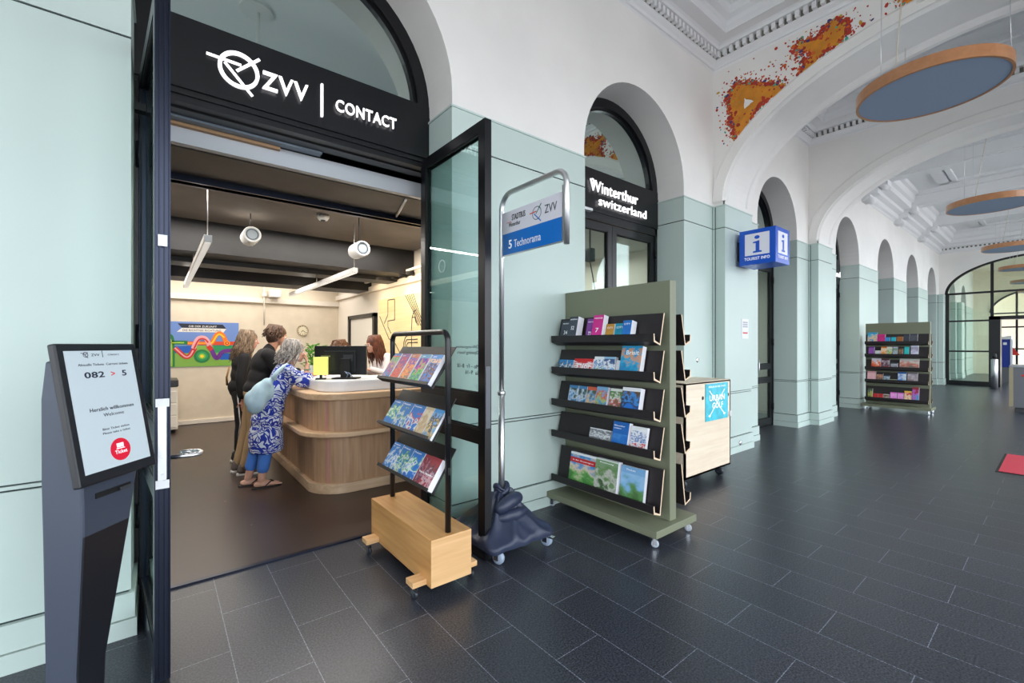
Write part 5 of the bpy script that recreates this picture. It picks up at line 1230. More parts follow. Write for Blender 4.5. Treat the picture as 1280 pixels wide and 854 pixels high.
# ================================================================= pendant discs
RIM = wood('disc_rim', (176, 122, 82), (192, 138, 98), 'X', .5, .3)
FELT = mat('blue_grey_felt', (146, 164, 188), .85)
def disc_lamp(x, y, z, r, lab, grp):
    t = thing('disc_pendant_lamp', lab, 'lamp', (x, y, z), group=grp)
    N_ = 72
    MB().lathe([(r-.022, .0), (r, .0), (r, .11), (r-.022, .11), (r-.022, 0)], (0,0,0), N_, smooth=False, cap=False).build('rim', RIM, t, local=True)
    MB().lathe([(.001, .006), (r-.023, .006), (r-.023, .10), (.001, .10)], (0,0,0), N_, smooth=False).build('underside', FELT, t, local=True)
    for a in (.5, 2.6, 4.7): MB().tube([((r-.03)*math.cos(a), (r-.03)*math.sin(a), .10), ((r-.03)*math.cos(a)*.98, (r-.03)*math.sin(a)*.98, (5.0 if x < 9 else 5.72)-z)], .003, 6).build('suspension_wire', STEEL, t, local=True)
    MB().tube([(-r*.45, .38*r, .10), (-r*.30, .34*r, .7), (-.16, .15, 1.5), (0, 0, 5.80-z)] if x < 9 else [(-r*.45, .3*r, .10), (0, 0, 5.72-z)], .006, 8).build('power_cable', mat('pale_cable', (214, 206, 190), .5), t, local=True)
    MB().lathe([(.16, 0), (.16, -.03), (.001, -.035)], (0, 0, (5.97 if x < 5.9 else (4.96 if x < 7 else 5.72))-z), 28, smooth=False).build('ceiling_canopy', mat('canopy_white', (226, 226, 224), .5), t, local=True)
    return t
nm = ['large round pendant lamp with wooden rim, nearest the camera under the painted arch', 'second round pendant lamp with wooden rim, beyond the second arch', 'third round pendant lamp with wooden rim, before the glazed end wall', 'fourth round pendant lamp, small, in front of the glazed end wall', 'fifth round pendant lamp, seen through the end glazing', 'sixth round pendant lamp, smallest, far beyond the end glazing']
for i, x in enumerate((6.10, 11.98, 17.75, 22.75, 27.9, 33.0)): disc_lamp(x, .86, 4.05, .585, nm[i], 'round pendant lamps along the hall')
# small rod-hung ceiling plate whose reflection shows in the first lunette
rp = thing('ceiling_rod_fitting', 'white round ceiling plate with a hanging rod, mirrored in the first lunette glass', 'ceiling fitting', (1.03, .19, 5.97))
MB().lathe([(.20, 0), (.20, -.03), (.001, -.035)], (0,0,0), 28, smooth=False).build('plate', mat('canopy_white', (226, 226, 224), .5), rp, local=True)
MB().tube([(.02,0,0), (.02,0,-.75)], .02, 10).build('rod', mat('canopy_white', (226, 226, 224), .5), rp, local=True)
MB().lathe([(.02, -.75), (.045, -.78), (.03, -.82), (.001, -.83)], (.02,0,0), 16).build('rod_tip', CHROME, rp, local=True)

# ================================================================= far things
MATR = mat('red_mat', (190, 40, 62), .7, bump=.1, bscale=200)
fm = thing('floor_mat', 'red floor mat with dark border lying at the right edge of the hall', 'mat', (8.4, .2, 0))
MB().box(7.73, 9.10, -.35, .515, 0, .006).build('rubber_border', MATTEBLK, fm); MB().box(7.76, 9.07, -.32, .49, .006, .010).build('mat_surface', MATR, fm)
gb = thing('grey_cabinet', 'low grey cabinet with red and white labels at the right edge of the photo', 'cabinet', (15.4, .3, 0))
GC = mat('cabinet_grey', (106, 108, 114), .4, metal=.2)
MB().box(14.93, 15.8, -.25, .76, .10, 1.0).build('body', GC, gb, bevel=.01); MB().box(14.98, 15.75, -.2, .70, 0, .10).build('plinth', mat('dark_grey', (60, 62, 66), .5), gb)
MB().box(14.90, 15.82, -.27, .78, 1.0, 1.04).build('top', mat('cabinet_top', (146, 150, 156), .3, metal=.3), gb, bevel=.004)
MB().box(14.91, 14.93, .72, .78, .12, 1.0).build('side_strip', mat('strip_tan', (160, 150, 120), .5), gb)
b = MB(); b.mat(0).box(14.926, 14.931, .50, .60, .80, .84); b.mat(1).box(14.926, 14.931, .40, .49, .81, .83); b.mat(0).slab([(.07*math.cos(2*PI*k/20), .045*math.sin(2*PI*k/20)) for k in range(20)], (14.926, .40, .66), (0,-1,0), UZ, (-.004,0,0)); b.mat(1).box(14.918, 14.922, .36, .44, .655, .672)
b.build('label', [mat('label_red', (205, 40, 36), .5), PAPER], gb)
bo = thing('steel_bollard', 'slim silver bollard with black head in front of the doorway in the end glazing', 'bollard', (22.3, 1.50, 0))
MB().lathe([(.085, 0), (.085, 1.0), (.06, 1.02), (.001, 1.02)], (0,0,0), 20).build('post', STEEL, bo, local=True)
MB().lathe([(.05, 1.02), (.06, 1.1), (.05, 1.2), (.001, 1.22)], (0,0,0), 14).build('head', MATTEBLK, bo, local=True)
tm = thing('ticket_machine', 'blue ticket machine with white top beyond the end doorway', 'ticket machine', (26.2, 1.52, 0))
MB().box(26.0, 26.6, 1.33, 1.80, .62, 1.72).build('cabinet', mat('machine_blue', (22, 52, 150), .4), tm, bevel=.01)
MB().box(26.05, 26.55, 1.36, 1.76, 0, .62).build('pedestal', mat('cabinet_grey', (106, 108, 114), .4), tm)
b = MB(); b.hexa([(25.95,1.30,1.72),(26.62,1.30,1.72),(26.62,1.82,1.72),(25.95,1.82,1.72)], [(25.95,1.30,1.86),(26.62,1.30,1.86),(26.62,1.75,1.77),(25.95,1.75,1.77)]); b.build('top', PAPER, tm)
MB().box(25.98, 26.4, 1.27, 1.33, .62, 1.72).build('side_panel', PAPER, tm)
b = MB(); b.box(25.98, 25.998, 1.42, 1.52, 1.50, 1.60); b.build('sticker', PAPER, tm)
MB().slab([(0,0),(-.22,0),(0,.36)], (26.0, 1.30, 1.1), (0,1,0), UZ, (.02,0,0)).build('red_flag', mat('label_red', (205, 40, 36), .5), tm)
# hanging camera on a cable, waste bin inside the tourist office doors
wb = thing('waste_bin', 'wire waste bin standing behind the glass of the third doorway', 'bin', (8.15, 4.0, 0))
b = MB()
for k in range(16): a = 2*PI*k/16; b.bar((.11*math.cos(a), .11*math.sin(a), .005), (.15*math.cos(a), .15*math.sin(a), .40), .006, .006)
for r_, z in ((.11, .01), (.135, .2), (.15, .40)): b.tube([(r_*math.cos(2*PI*k/24), r_*math.sin(2*PI*k/24), z) for k in range(24)], .005, 6, closed=True)
b.build('wire_basket', STEEL, wb, local=True); MB().lathe([(.001, .006), (.105, .006), (.14, .35), (.135, .35), (.10, .012)], (0,0,0), 20).build('liner', mat('bin_liner', (200, 205, 208), .5), wb, local=True)
tb = thing('display_table', 'low dark table standing behind the glass of the second doorway', 'table', (5.4, 5.6, 0))
MB().box(4.6, 6.2, 5.2, 6.0, .70, .75).build('tabletop', mat('dark_oak', (74, 58, 46), .5), tb)
for x in (4.68, 6.12):
    for y in (5.28, 5.92): MB().box(x-.03, x+.03, y-.03, y+.03, 0, .70).build('leg', MATTEBLK, tb)
cm = thing('hanging_camera', 'black device hanging on a curled cable behind the glass of the second doorway', 'camera', (4.55, 4.0, 2.75))
MB().box(4.50, 4.60, 3.95, 4.05, 2.62, 2.80).build('body', MATTEBLK, cm, bevel=.01)
MB().tube([(4.55, 4.0, 3.08), (4.55, 4.0, 2.80)], .012, 8).build('ceiling_rod', MATTEBLK, cm)
MB().tube([(4.55, 4.0, 2.62), (4.60, 4.0, 2.45), (4.66, 4.0, 2.22), (4.60, 4.0, 2.12), (4.40, 4.0, 2.10), (4.1, 4.0, 2.13)], .008, 8).build('cable', MATTEBLK, cm)
# ================================================================= people
def capsule(b, p, q, r0, r1, n=14):
    p = Vector(p); q = Vector(q); d = q-p; L_ = d.length; d.normalize(); path = []; rad = []
    for k in range(5): a = PI/2*(1-k/4); path.append(p-d*r0*math.sin(a)); rad.append(max(r0*math.cos(a), 1e-4))
    for k in range(5): a = PI/2*k/4; path.append(q+d*r1*math.sin(a)); rad.append(max(r1*math.cos(a), 1e-4))
    b.tube(path, rad, n, cap=True)
def chain(b, pts, rs):
    for i in range(len(pts)-1): capsule(b, pts[i], pts[i+1], rs[i], rs[i+1])
def ellip(b, c, r, rot=(0,0,0)):
    t = MB(); t.ball((0,0,0), r, 18, 12); M = Matrix.Translation(Vector(c)) @ Euler(rot).to_matrix().to_4x4()
    b.add([M @ Vector(v) for v in t.v], t.f, True)
def fuse(b, name, m, parent, voxel=.008, smooth=6, disp=0, dscale=.05):
    """weld overlapping forms into one continuous skin"""
    me = bpy.data.meshes.new('tmp'); me.from_pydata(b.v, [], b.f)
    bm = bmesh.new(); bm.from_mesh(me); bmesh.ops.recalc_face_normals(bm, faces=bm.faces); bm.to_mesh(me); bm.free()
    o = bpy.data.objects.new('tmp', me); C.objects.link(o)
    r = o.modifiers.new('r', 'REMESH'); r.mode = 'VOXEL'; r.voxel_size = voxel
    s = o.modifiers.new('s', 'SMOOTH'); s.factor = .5; s.iterations = smooth
    if disp:
        tx = bpy.data.textures.new('folds', 'CLOUDS'); tx.noise_scale = dscale
        dm_ = o.modifiers.new('d', 'DISPLACE'); dm_.texture = tx; dm_.strength = disp; dm_.mid_level = .5
    dg = bpy.context.evaluated_depsgraph_get(); m2 = bpy.data.meshes.new_from_object(o.evaluated_get(dg)); m2.name = name
    bpy.data.objects.remove(o); bpy.data.meshes.remove(me)
    m2.materials.clear(); m2.materials.append(m)
    for p in m2.polygons: p.use_smooth = True
    ob = bpy.data.objects.new(name, m2); C.objects.link(ob); ob.parent = parent; WM[ob.name] = WM[parent.name]
    return ob
def hand(b, wrist, d, palm, side, curl=.35, L_=.17):
    """palm, four unequal fingers and a thumb leaving the side of the palm. d: pointing direction, palm: palm normal, side: +1 thumb on d x palm side"""
    w = Vector(wrist); d = Vector(d).normalized(); n = Vector(palm); n = (n-d*n.dot(d)).normalized(); s = d.cross(n)*side
    pc_ = w+d*.045
    for k in (-1, -.33, .33, 1): capsule(b, w+s*.016*k+d*.005, pc_+s*.026*k+d*.035, .013, .0125, 8)
    for k, l in ((1, .068), (.33, .078), (-.33, .072), (-1, .056)):
        p = pc_+s*.027*k+d*.036; dd = d
        for j, f in enumerate((.42, .32, .26)):
            dd = (dd+n*curl*(.6+.5*j)).normalized(); q = p+dd*l*f; capsule(b, p, q, .0088-.0008*j, .008-.0008*j, 8); p = q
    p = w+s*.022+d*.02; dd = (d*.6+s*.8+n*.25).normalized()
    for l in (.034, .028, .024): q = p+dd*l; capsule(b, p, q, .011, .0095, 8); p = q; dd = (dd+d*.4+n*.15).normalized()
def head(b, c, rot, s=1.0):
    """head with brow, nose, lips, jaw and ears; faces local +X before rotation"""
    M = Matrix.Translation(Vector(c)) @ Euler(rot).to_matrix().to_4x4()
    t = MB()
    ellip(t, (-.012, 0, .025), (.098*s, .076*s, .092*s)); ellip(t, (.030, 0, -.035), (.062*s, .058*s, .070*s)); capsule(t, (.055, 0, -.085), (.062, 0, -.088), .026*s, .022*s)
    capsule(t, (.075, -.03, .022), (.075, .03, .022), .016, .016); capsule(t, (.086, 0, .012), (.108, 0, -.022), .009, .013); ellip(t, (.100, 0, -.026), (.016, .017, .010))
    capsule(t, (.084, -.014, -.052), (.084, .014, -.052), .0085, .0085); capsule(t, (.082, -.012, -.064), (.082, .012, -.064), .0085, .0085)
    for sd_ in (-1, 1): ellip(t, (-.008, sd_*.077, -.008), (.019, .010, .031), (0, -.2, 0)); ellip(t, (.06, sd_*.036, -.02), (.022, .02, .022))
    b.add([M @ Vector(v) for v in t.v], t.f, True)
    return M
def face(M, parent, iris=(70, 50, 34), brow=(80, 60, 46), lip=(178, 96, 88)):
    for sd_ in (-1, 1):
        t = MB(); t.ball((.078, sd_*.031, .001), .0125, 14, 10); t.v = [tuple(M @ Vector(v)) for v in t.v]; e = t.build('eye', mat('eye_white', (238, 236, 230), .25), parent, local=True)
        t = MB(); t.ball((.0865, sd_*.0315, .001), (.0046, .006, .006), 12, 8); t.v = [tuple(M @ Vector(v)) for v in t.v]; t.build('iris', mat('iris_%d' % iris[0], iris, .2), e, local=True)
        t = MB(); capsule(t, (.088, sd_*.016, .023), (.082, sd_*.046, .024), .0035, .0025, 8); t.v = [tuple(M @ Vector(v)) for v in t.v]; t.build('eyebrow', mat('brow_%d' % brow[0], brow, .7), parent, local=True)
    t = MB(); ellip(t, (.0905, 0, -.0525), (.004, .021, .005)); ellip(t, (.0885, 0, -.064), (.004, .018, .0055)); t.v = [tuple(M @ Vector(v)) for v in t.v]; t.build('lips', mat('lips_%d' % lip[0], lip, .45), parent, local=True)
def hair(M, parent, m, length, seed=1, n=170, wave=.02, cap_=.012, spread=.035, front=.35, curl=0, back=.05, name='hair'):
    rnd = random.Random(seed); b = MB()
    t = MB(); ellip(t, (-.020, 0, .036), (.098+cap_, .078+cap_, .090+cap_)); ellip(t, (-.045, 0, -.02), (.068+cap_, .070+cap_, .075+cap_))
    for k in range(n):
        # start on the skull, fan from the crown backwards and to both sides
        a = rnd.uniform(-PI+front, PI-front)          # 0 = back
        ang = PI+a; cx, cy = math.cos(ang), math.sin(ang)
        p = Vector((-.02+(.100+cap_)*cx*.96, (.079+cap_)*cy, .036+rnd.uniform(-.01, .05)))
        st_ = Vector((-.02+.02*cx, .018*cy, .036+.090+cap_)); path = [st_+Vector((0,0,-.004)), (st_+p)/2+Vector((.030*cx, .026*cy, .016)), p]
        L_ = length*rnd.uniform(.62, 1.06); steps = 6; ph = rnd.uniform(0, 6); q = p.copy()
        for j in range(1, steps+1):
            f = j/steps
            if curl: q = q+Vector((rnd.uniform(-1, 1)*curl+cx*.004, rnd.uniform(-1, 1)*curl+cy*.004, -L_/steps))
            else: q = Vector((p.x+cx*spread*f-back*f*f*(1 if cx < .3 else .3), p.y+cy*spread*f, p.z-L_*f))+Vector((wave*math.sin(ph+f*7)*.5, wave*math.cos(ph+f*6)*.5, 0))
            path.append(q.copy())
        rr = [.008, .011, .011]+[.010*(1-.8*j/steps)+.001 for j in range(1, steps+1)]
        t.tube(path, rr, 6)
    t.v = [tuple(M @ Vector(v)) for v in t.v]
    return t.build(name, m, parent, local=True, fix=True)
def hairmat(name, c1, c2, c3=None):
    m, N, L, B = newmat(name)
    tc = N.new('ShaderNodeTexCoord'); mp = N.new('ShaderNodeMapping'); mp.inputs['Scale'].default_value = (60, 60, 5)
    n = N.new('ShaderNodeTexNoise'); n.inputs['Scale'].default_value = 1.5; n.inputs['Detail'].default_value = 3
    r = N.new('ShaderNodeValToRGB'); r.color_ramp.elements[0].position = .35; r.color_ramp.elements[1].position = .65
    r.color_ramp.elements[0].color = lin(c1); r.color_ramp.elements[1].color = lin(c2)
    L.new(tc.outputs['Object'], mp.inputs[0]); L.new(mp.outputs[0], n.inputs['Vector']); L.new(n.outputs['Fac'], r.inputs['Fac']); L.new(r.outputs['Color'], B.inputs['Base Color'])
    B.inputs['Roughness'].default_value = .45
    return m
def skin(name, c):
    m = mat(name, c, .5, spec=.4, var=.03, vscale=14)
    B = m.node_tree.nodes['Principled BSDF']; B.inputs['Subsurface Weight'].default_value = .08; B.inputs['Subsurface Radius'].default_value = (.02, .008, .004)
    return m
SK1 = skin('skin_fair', (214, 164, 140)); SK2 = skin('skin_warm', (206, 150, 122)); SK3 = skin('skin_rosy', (216, 158, 140))
BLKCLOTH = mat('black_knit', (26, 25, 28), .85, bump=.1, bscale=90); KHAKI = mat('khaki_cotton', (176, 148, 112), .85, bump=.08, bscale=60)

# ---- woman in the blue and white dress, leaning on the counter, chin on her right hand
w1 = thing('person', 'grey-haired person in a blue and white patterned dress leaning on the counter, chin on hand', 'person', (.85, 5.35, .004))
b = MB()
hipc = Vector((.07, 0, .84)); sh = Vector((.27, 0, 1.235)); hc = Vector((.345, 0, 1.42))
ellip(b, (.07,0,.86), (.12,.165,.13)); ellip(b, (.15,0,1.02), (.10,.135,.14), (0,.4,0)); ellip(b, (.23,0,1.16), (.11,.155,.15), (0,.45,0))
capsule(b, (.23,-.13,1.235), (.23,.13,1.235), .055, .055)
capsule(b, (.27,0,1.25), (.33,0,1.37), .050, .047)
Mh = head(b, hc, (.0, .12, -.16))
for s in (-1, 1):
    fx = .0 if s < 0 else -.10
    chain(b, [(.07, s*.085, .82), (.05+fx*.4, s*.085, .46), (.0+fx, s*.08, .085)], [.085, .058, .036])
    chain(b, [(.0+fx-.045, s*.08, .035), (.06+fx, s*.083, .035), (.15+fx, s*.09, .022)], [.028, .034, .022])
    for k, l in ((-1.1, .0), (-.45, .012), (.15, .010), (.7, .0), (1.2, -.012)): capsule(b, (.14+fx, s*.09+k*.013, .022), (.178+fx+l, s*.092+k*.0145, .017), .011, .009, 8)
# right arm: elbow on the rim, hand at the chin; left forearm along the top
chain(b, [(.235,-.155,1.235), (.42,-.15,1.080)], [.047, .038]); chain(b, [(.42,-.15,1.080), (.455,-.055,1.275)], [.036, .023])
hand(b, (.455,-.052,1.28), (-.05,.28,1), (-.9,.2,.1), 1, curl=.75)
chain(b, [(.235,.155,1.235), (.40,.21,1.10), (.60,.06,1.168)], [.047, .037, .024]); hand(b, (.61,.055,1.168), (1,-.35,0), (0,0,-1), -1, curl=.2)
body = fuse(b, 'body', SK1, w1, .0065, 4)
face(Mh, w1, brow=(140, 132, 126))
hair(Mh, w1, hairmat('grey_hair', (96, 88, 84), (206, 198, 192)), .185, 4, 190, wave=.025, spread=.010, front=1.05, back=.05)
def dressmat():
    m, N, L, B = newmat('blue_white_print')
    tc = N.new('ShaderNodeTexCoord'); n1 = N.new('ShaderNodeTexNoise'); n1.inputs['Scale'].default_value = 5; n1.inputs['Detail'].default_value = 1
    mxv = N.new('ShaderNodeMix'); mxv.data_type = 'VECTOR'; mxv.inputs[0].default_value = .22
    L.new(tc.outputs['Object'], n1.inputs['Vector']); L.new(tc.outputs['Object'], mxv.inputs[4]); L.new(n1.outputs['Color'], mxv.inputs[5])
    w = N.new('ShaderNodeTexWave'); w.wave_type = 'RINGS'; w.rings_direction = 'SPHERICAL'; w.inputs['Scale'].default_value = 11; w.inputs['Distortion'].default_value = 12; w.inputs['Detail'].default_value = 1; w.inputs['Detail Scale'].default_value = 1.6
    L.new(mxv.outputs[1], w.inputs['Vector'])
    v = N.new('ShaderNodeTexVoronoi'); v.feature = 'DISTANCE_TO_EDGE'; v.inputs['Scale'].default_value = 15; L.new(mxv.outputs[1], v.inputs['Vector'])
    g1 = N.new('ShaderNodeMath'); g1.operation = 'GREATER_THAN'; g1.inputs[1].default_value = .36; L.new(w.outputs['Fac'], g1.inputs[0])
    g2 = N.new('ShaderNodeMath'); g2.operation = 'GREATER_THAN'; g2.inputs[1].default_value = .05; L.new(v.outputs['Distance'], g2.inputs[0])
    mu = N.new('ShaderNodeMath'); mu.operation = 'MULTIPLY'; L.new(g1.outputs[0], mu.inputs[0]); L.new(g2.outputs[0], mu.inputs[1])
    mx = N.new('ShaderNodeMix'); mx.data_type = 'RGBA'; L.new(mu.outputs[0], mx.inputs[0]); mx.inputs[6].default_value = lin((24, 52, 168)); mx.inputs[7].default_value = lin((222, 230, 244))
    L.new(mx.outputs[2], B.inputs['Base Color']); B.inputs['Roughness'].default_value = .8
    return m
b = MB()
ellip(b, (.235,0,1.15), (.13,.185,.155), (0,.45,0)); ellip(b, (.17,0,1.03), (.13,.17,.16), (0,.4,0)); capsule(b, (.235,-.135,1.225), (.235,.135,1.225), .068, .068)
for z, x, rx, ry in ((.92,.10,.15,.185), (.82,.08,.155,.19), (.70,.07,.155,.19), (.58,.06,.158,.192), (.50,.06,.160,.195)): ellip(b, (x,0,z), (rx, ry, .13))
b.lathe([(.001,.355),(.160,.355),(.172,.40),(.168,.55),(.15,.62),(.001,.62)], (0,0,0), 28); k = 28*6
for i in range(len(b.v)-k, len(b.v)): v = b.v[i]; b.v[i] = (v[0]*.98+.06, v[1]*1.16, v[2])
chain(b, [(.235,-.155,1.225), (.37,-.158,1.10), (.425,-.15,1.095), (.44,-.115,1.13)], [.070, .072, .070, .066]); chain(b, [(.235,.155,1.225), (.39,.20,1.12), (.47,.15,1.14)], [.068, .068, .062])
fuse(b, 'dress', dressmat(), w1, .011, 14, disp=.010, dscale=.11)
b = MB(); JB = mat('blue_leggings', (74, 128, 214), .8, bump=.06)
for s in (-1, 1): fx = .0 if s < 0 else -.10; chain(b, [(.06+fx*.3, s*.085, .60), (.04+fx*.6, s*.085, .38), (.015+fx*.85, s*.083, .20)], [.078, .068, .060])
fuse(b, 'leggings', JB, w1, .008, 3)
for s in (-1, 1):
    fx = .0 if s < 0 else -.10
    b = MB(); pts = [(-.085,-.03),(-.09,0),(-.085,.03),(-.02,.036),(.06,.046),(.13,.05),(.18,.036),(.192,0),(.18,-.034),(.13,-.048),(.06,-.044),(-.02,-.035)]
    b.prism([(x+fx, y+s*.087) for x, y in pts], 0, .012); so_ = b.build('flip_flop', mat('flipflop_black', (30, 26, 28), .6), w1, local=True)
    b = MB()
    for e in (-1, 1): b.tube([(fx+.135, s*.087+.004, .036), (fx+.09, s*.087+e*.022, .062), (fx+.03, s*.087+e*.043, .022)], [.005, .008, .005], 8)
    b.build('strap', mat('flipflop_black', (30, 26, 28), .6), so_, local=True)
MB().tube([(.447+.03*math.cos(t), -.085+.03*math.sin(t), 1.222+.006*math.cos(t)) for t in [2*PI*k/16 for k in range(16)]], .006, 6, closed=True).build('bracelet', mat('green_bracelet', (70, 120, 90), .4), w1, local=True)

# her bag
bg_ = thing('shoulder_bag', 'pale blue cloth shoulder bag hanging from the shoulder of the person in the patterned dress', 'bag', (.80, 5.12, .78))
b = MB()
chain(b, [(.02,.0,.30), (-.05,.0,.20), (-.075,-.01,.10)], [.085, .125, .13]); ellip(b, (-.09,-.01,.13), (.16,.075,.11), (0,.5,0)); chain(b, [(.02,0,.28), (.12,.01,.40)], [.065, .025]); ellip(b, (.0,0,.22), (.14,.07,.14), (0,-.7,0))
b.v = [(.045+x*.72+z*.10-.02, y*.55, .045+z*.88) for x, y, z in b.v]
fuse(b, 'pouch', mat('pale_blue_cloth', (186, 214, 228), .8, bump=.3, bscale=18), bg_, .010, 5, disp=.010, dscale=.09)
MB().tube([(.13,.0,.36), (.17,.01,.43), (.23,.03,.485), (.28,.07,.515), (.31,.12,.49), (.29,.17,.43)], [.03,.022,.016,.014,.014,.014], 10).build('shoulder_strap', mat('pale_blue_cloth', (186, 214, 228), .8), bg_, local=True)

def shoe(parent, x, y, c1, sole, L_=.27, ang=0, lace=None, local=True):
    ca, sa = math.cos(ang), math.sin(ang)
    b = MB(); chain(b, [(-.05,0,.055), (.02,0,.05), (.10,0,.042), (.16,0,.035)], [.043,.044,.042,.034]); chain(b, [(-.045,0,.05), (-.04,0,.10)], [.042,.044])
    b.v = [(x+v[0]*ca-v[1]*sa, y+v[0]*sa+v[1]*ca, max(v[2], .014)) for v in b.v]
    u = fuse(b, 'shoe', c1, parent, .008, 2)
    b = MB(); pts = [(-.09,-.03),(-.1,0),(-.09,.03),(-.02,.038),(.06,.046),(.13,.05),(.185,.034),(.2,0),(.185,-.034),(.13,-.05),(.06,-.046),(-.02,-.038)]
    b.prism([(x+p*ca-q*sa, y+p*sa+q*ca) for p, q in pts], 0, .024); b.build('sole', sole, u, local=True, bevel=.004)
    b = MB()
    for k in range(4): cx_ = .04+k*.022; b.tube([(x+cx_*ca-q*sa, y+cx_*sa+q*ca, .088-k*.006-abs(q)*.5) for q in (-.02, 0, .02)], .003, 6)
    b.build('laces', lace or sole, u, local=True)
# ---- man in black sweater and khaki trousers
w2 = thing('person', 'brown-haired person in a black sweater and khaki trousers leaning on the counter between two others', 'person', (.80, 6.0, .004))
b = MB()
ellip(b, (.11,0,.95), (.12,.165,.12)); ellip(b, (.15,0,1.10), (.11,.15,.15), (0,.2,0)); ellip(b, (.21,0,1.28), (.125,.18,.17), (0,.25,0)); capsule(b, (.21,-.165,1.385), (.21,.165,1.385), .058, .058)
capsule(b, (.24,0,1.40), (.315,0,1.53), .060, .055)
Mh = head(b, (.345,0,1.60), (0,.16,-.12), 1.06)
for s in (-1, 1):
    fx = .0 if s < 0 else -.04
    chain(b, [(.11, s*.09, .92), (.08+fx, s*.095, .50), (.0+fx, s*.10, .09)], [.09, .062, .04]); capsule(b, (.0+fx, s*.1, .06), (.08+fx, s*.1, .045), .035, .03)
    chain(b, [(.22, s*.20, 1.38), (.33, s*.235, 1.12), (.56, s*.12, 1.168)], [.052, .042, .027]); hand(b, (.57, s*.115, 1.168), (1, -s*.4, 0), (0,0,-1), -s, curl=.25)
fuse(b, 'body', SK2, w2, .0065, 4)
face(Mh, w2)
hair(Mh, w2, hairmat('brown_hair', (58, 38, 28), (112, 78, 56)), .06, 9, 200, wave=.03, spread=.002, front=1.1, curl=.008, back=.01)
b = MB()
ellip(b, (.12,0,.98), (.145,.195,.12)); ellip(b, (.16,0,1.10), (.14,.18,.17), (0,.2,0)); ellip(b, (.205,0,1.27), (.15,.205,.185), (0,.25,0)); capsule(b, (.21,-.17,1.38), (.21,.17,1.38), .075, .075); capsule(b, (.235,0,1.40), (.262,0,1.455), .078, .068)
for s in (-1, 1): chain(b, [(.22, s*.20, 1.375), (.33, s*.24, 1.135), (.54, s*.13, 1.178)], [.072, .06, .042])
fuse(b, 'sweater', BLKCLOTH, w2, .010, 24, disp=.007, dscale=.10)
b = MB(); ellip(b, (.11,0,.93), (.135,.18,.11))
for s in (-1, 1): fx = .0 if s < 0 else -.04; chain(b, [(.11, s*.09, .90), (.085+fx, s*.097, .50), (-.005+fx, s*.1, .12)], [.108, .08, .064])
fuse(b, 'trousers', KHAKI, w2, .010, 12, disp=.008, dscale=.08)
for s in (-1, 1): shoe(w2, (.0 if s < 0 else -.04), s*.10, mat('shoe_taupe', (110, 98, 92), .7), mat('sole_white', (232, 230, 226), .5), ang=s*.12)
# ---- woman in black, long hair, standing
w3 = thing('person', 'long-haired person in black top and black side-striped trousers, farthest from the doorway', 'person', (.82, 6.72, .004))
b = MB()
ellip(b, (.02,0,.93), (.115,.165,.12)); ellip(b, (.03,0,1.08), (.09,.13,.14)); ellip(b, (.05,0,1.24), (.11,.155,.15)); capsule(b, (.05,-.135,1.335), (.05,.135,1.335), .052, .052)
capsule(b, (.06,0,1.35), (.10,0,1.47), .048, .045)
Mh = head(b, (.125,0,1.555), (0,.12,-.22))
for s in (-1, 1):
    fx = .0 if s < 0 else .10
    chain(b, [(.02, s*.085, .90), (.03+fx*.5, s*.085, .48), (.0+fx, s*.085, .09)], [.085, .056, .036]); capsule(b, (.0+fx, s*.085, .05), (.08+fx, s*.085, .04), .032, .028)
chain(b, [(.05,-.165,1.335), (.0,-.20,1.06), (.03,-.20,.80)], [.045, .036, .024]); hand(b, (.03,-.20,.79), (.08,0,-1), (.2,1,0), -1, curl=.3)
chain(b, [(.05,.165,1.335), (.18,.20,1.12), (.42,.12,1.168)], [.045, .036, .024]); hand(b, (.43,.115,1.168), (1,-.2,0), (0,0,-1), -1, curl=.2)
fuse(b, 'body', SK3, w3, .0065, 4)
face(Mh, w3)
hair(Mh, w3, hairmat('ash_brown_hair', (74, 58, 46), (168, 142, 116)), .33, 12, 190, wave=.025, spread=.022, front=.85, back=.04)
b = MB(); ellip(b, (.02,0,.95), (.14,.19,.13)); ellip(b, (.03,0,1.10), (.12,.165,.16)); ellip(b, (.05,0,1.24), (.13,.18,.16)); capsule(b, (.05,-.14,1.33), (.05,.14,1.33), .066, .066)
chain(b, [(.05,-.165,1.33), (.0,-.205,1.06), (.02,-.205,.86)], [.064, .062, .060]); chain(b, [(.05,.165,1.33), (.18,.205,1.13), (.36,.14,1.17)], [.06, .055, .045])
fuse(b, 'blouse', BLKCLOTH, w3, .010, 24, disp=.010, dscale=.10)
b = MB(); ellip(b, (.02,0,.90), (.125,.172,.10))
for s in (-1, 1): fx = .0 if s < 0 else .10; chain(b, [(.02, s*.085, .88), (.03+fx*.5, s*.088, .48), (-.0+fx, s*.088, .17)], [.10, .078, .062])
fuse(b, 'trousers', mat('black_trousers', (28, 28, 31), .8, bump=.08, bscale=50), w3, .010, 10, disp=.006, dscale=.08)
b = MB(); b.tube([(-.03,-.166,.88), (.0,-.172,.50), (-.03,-.145,.17)], [.007,.007,.007], 6); b.build('side_stripe', PAPER, w3, local=True)
b = MB(); b.tube([(-.11,-.11,1.22), (-.135,-.06,1.08), (-.12,.02,.98)], [.010,.012,.014], 8); b.build('bag_strap', mat('tan_leather', (178, 134, 84), .5), w3, local=True)
for s in (-1, 1): shoe(w3, (.0 if s < 0 else .10), s*.087, mat('sneaker_black', (34, 34, 38), .6), mat('sole_white', (232, 230, 226), .5), ang=s*.1)
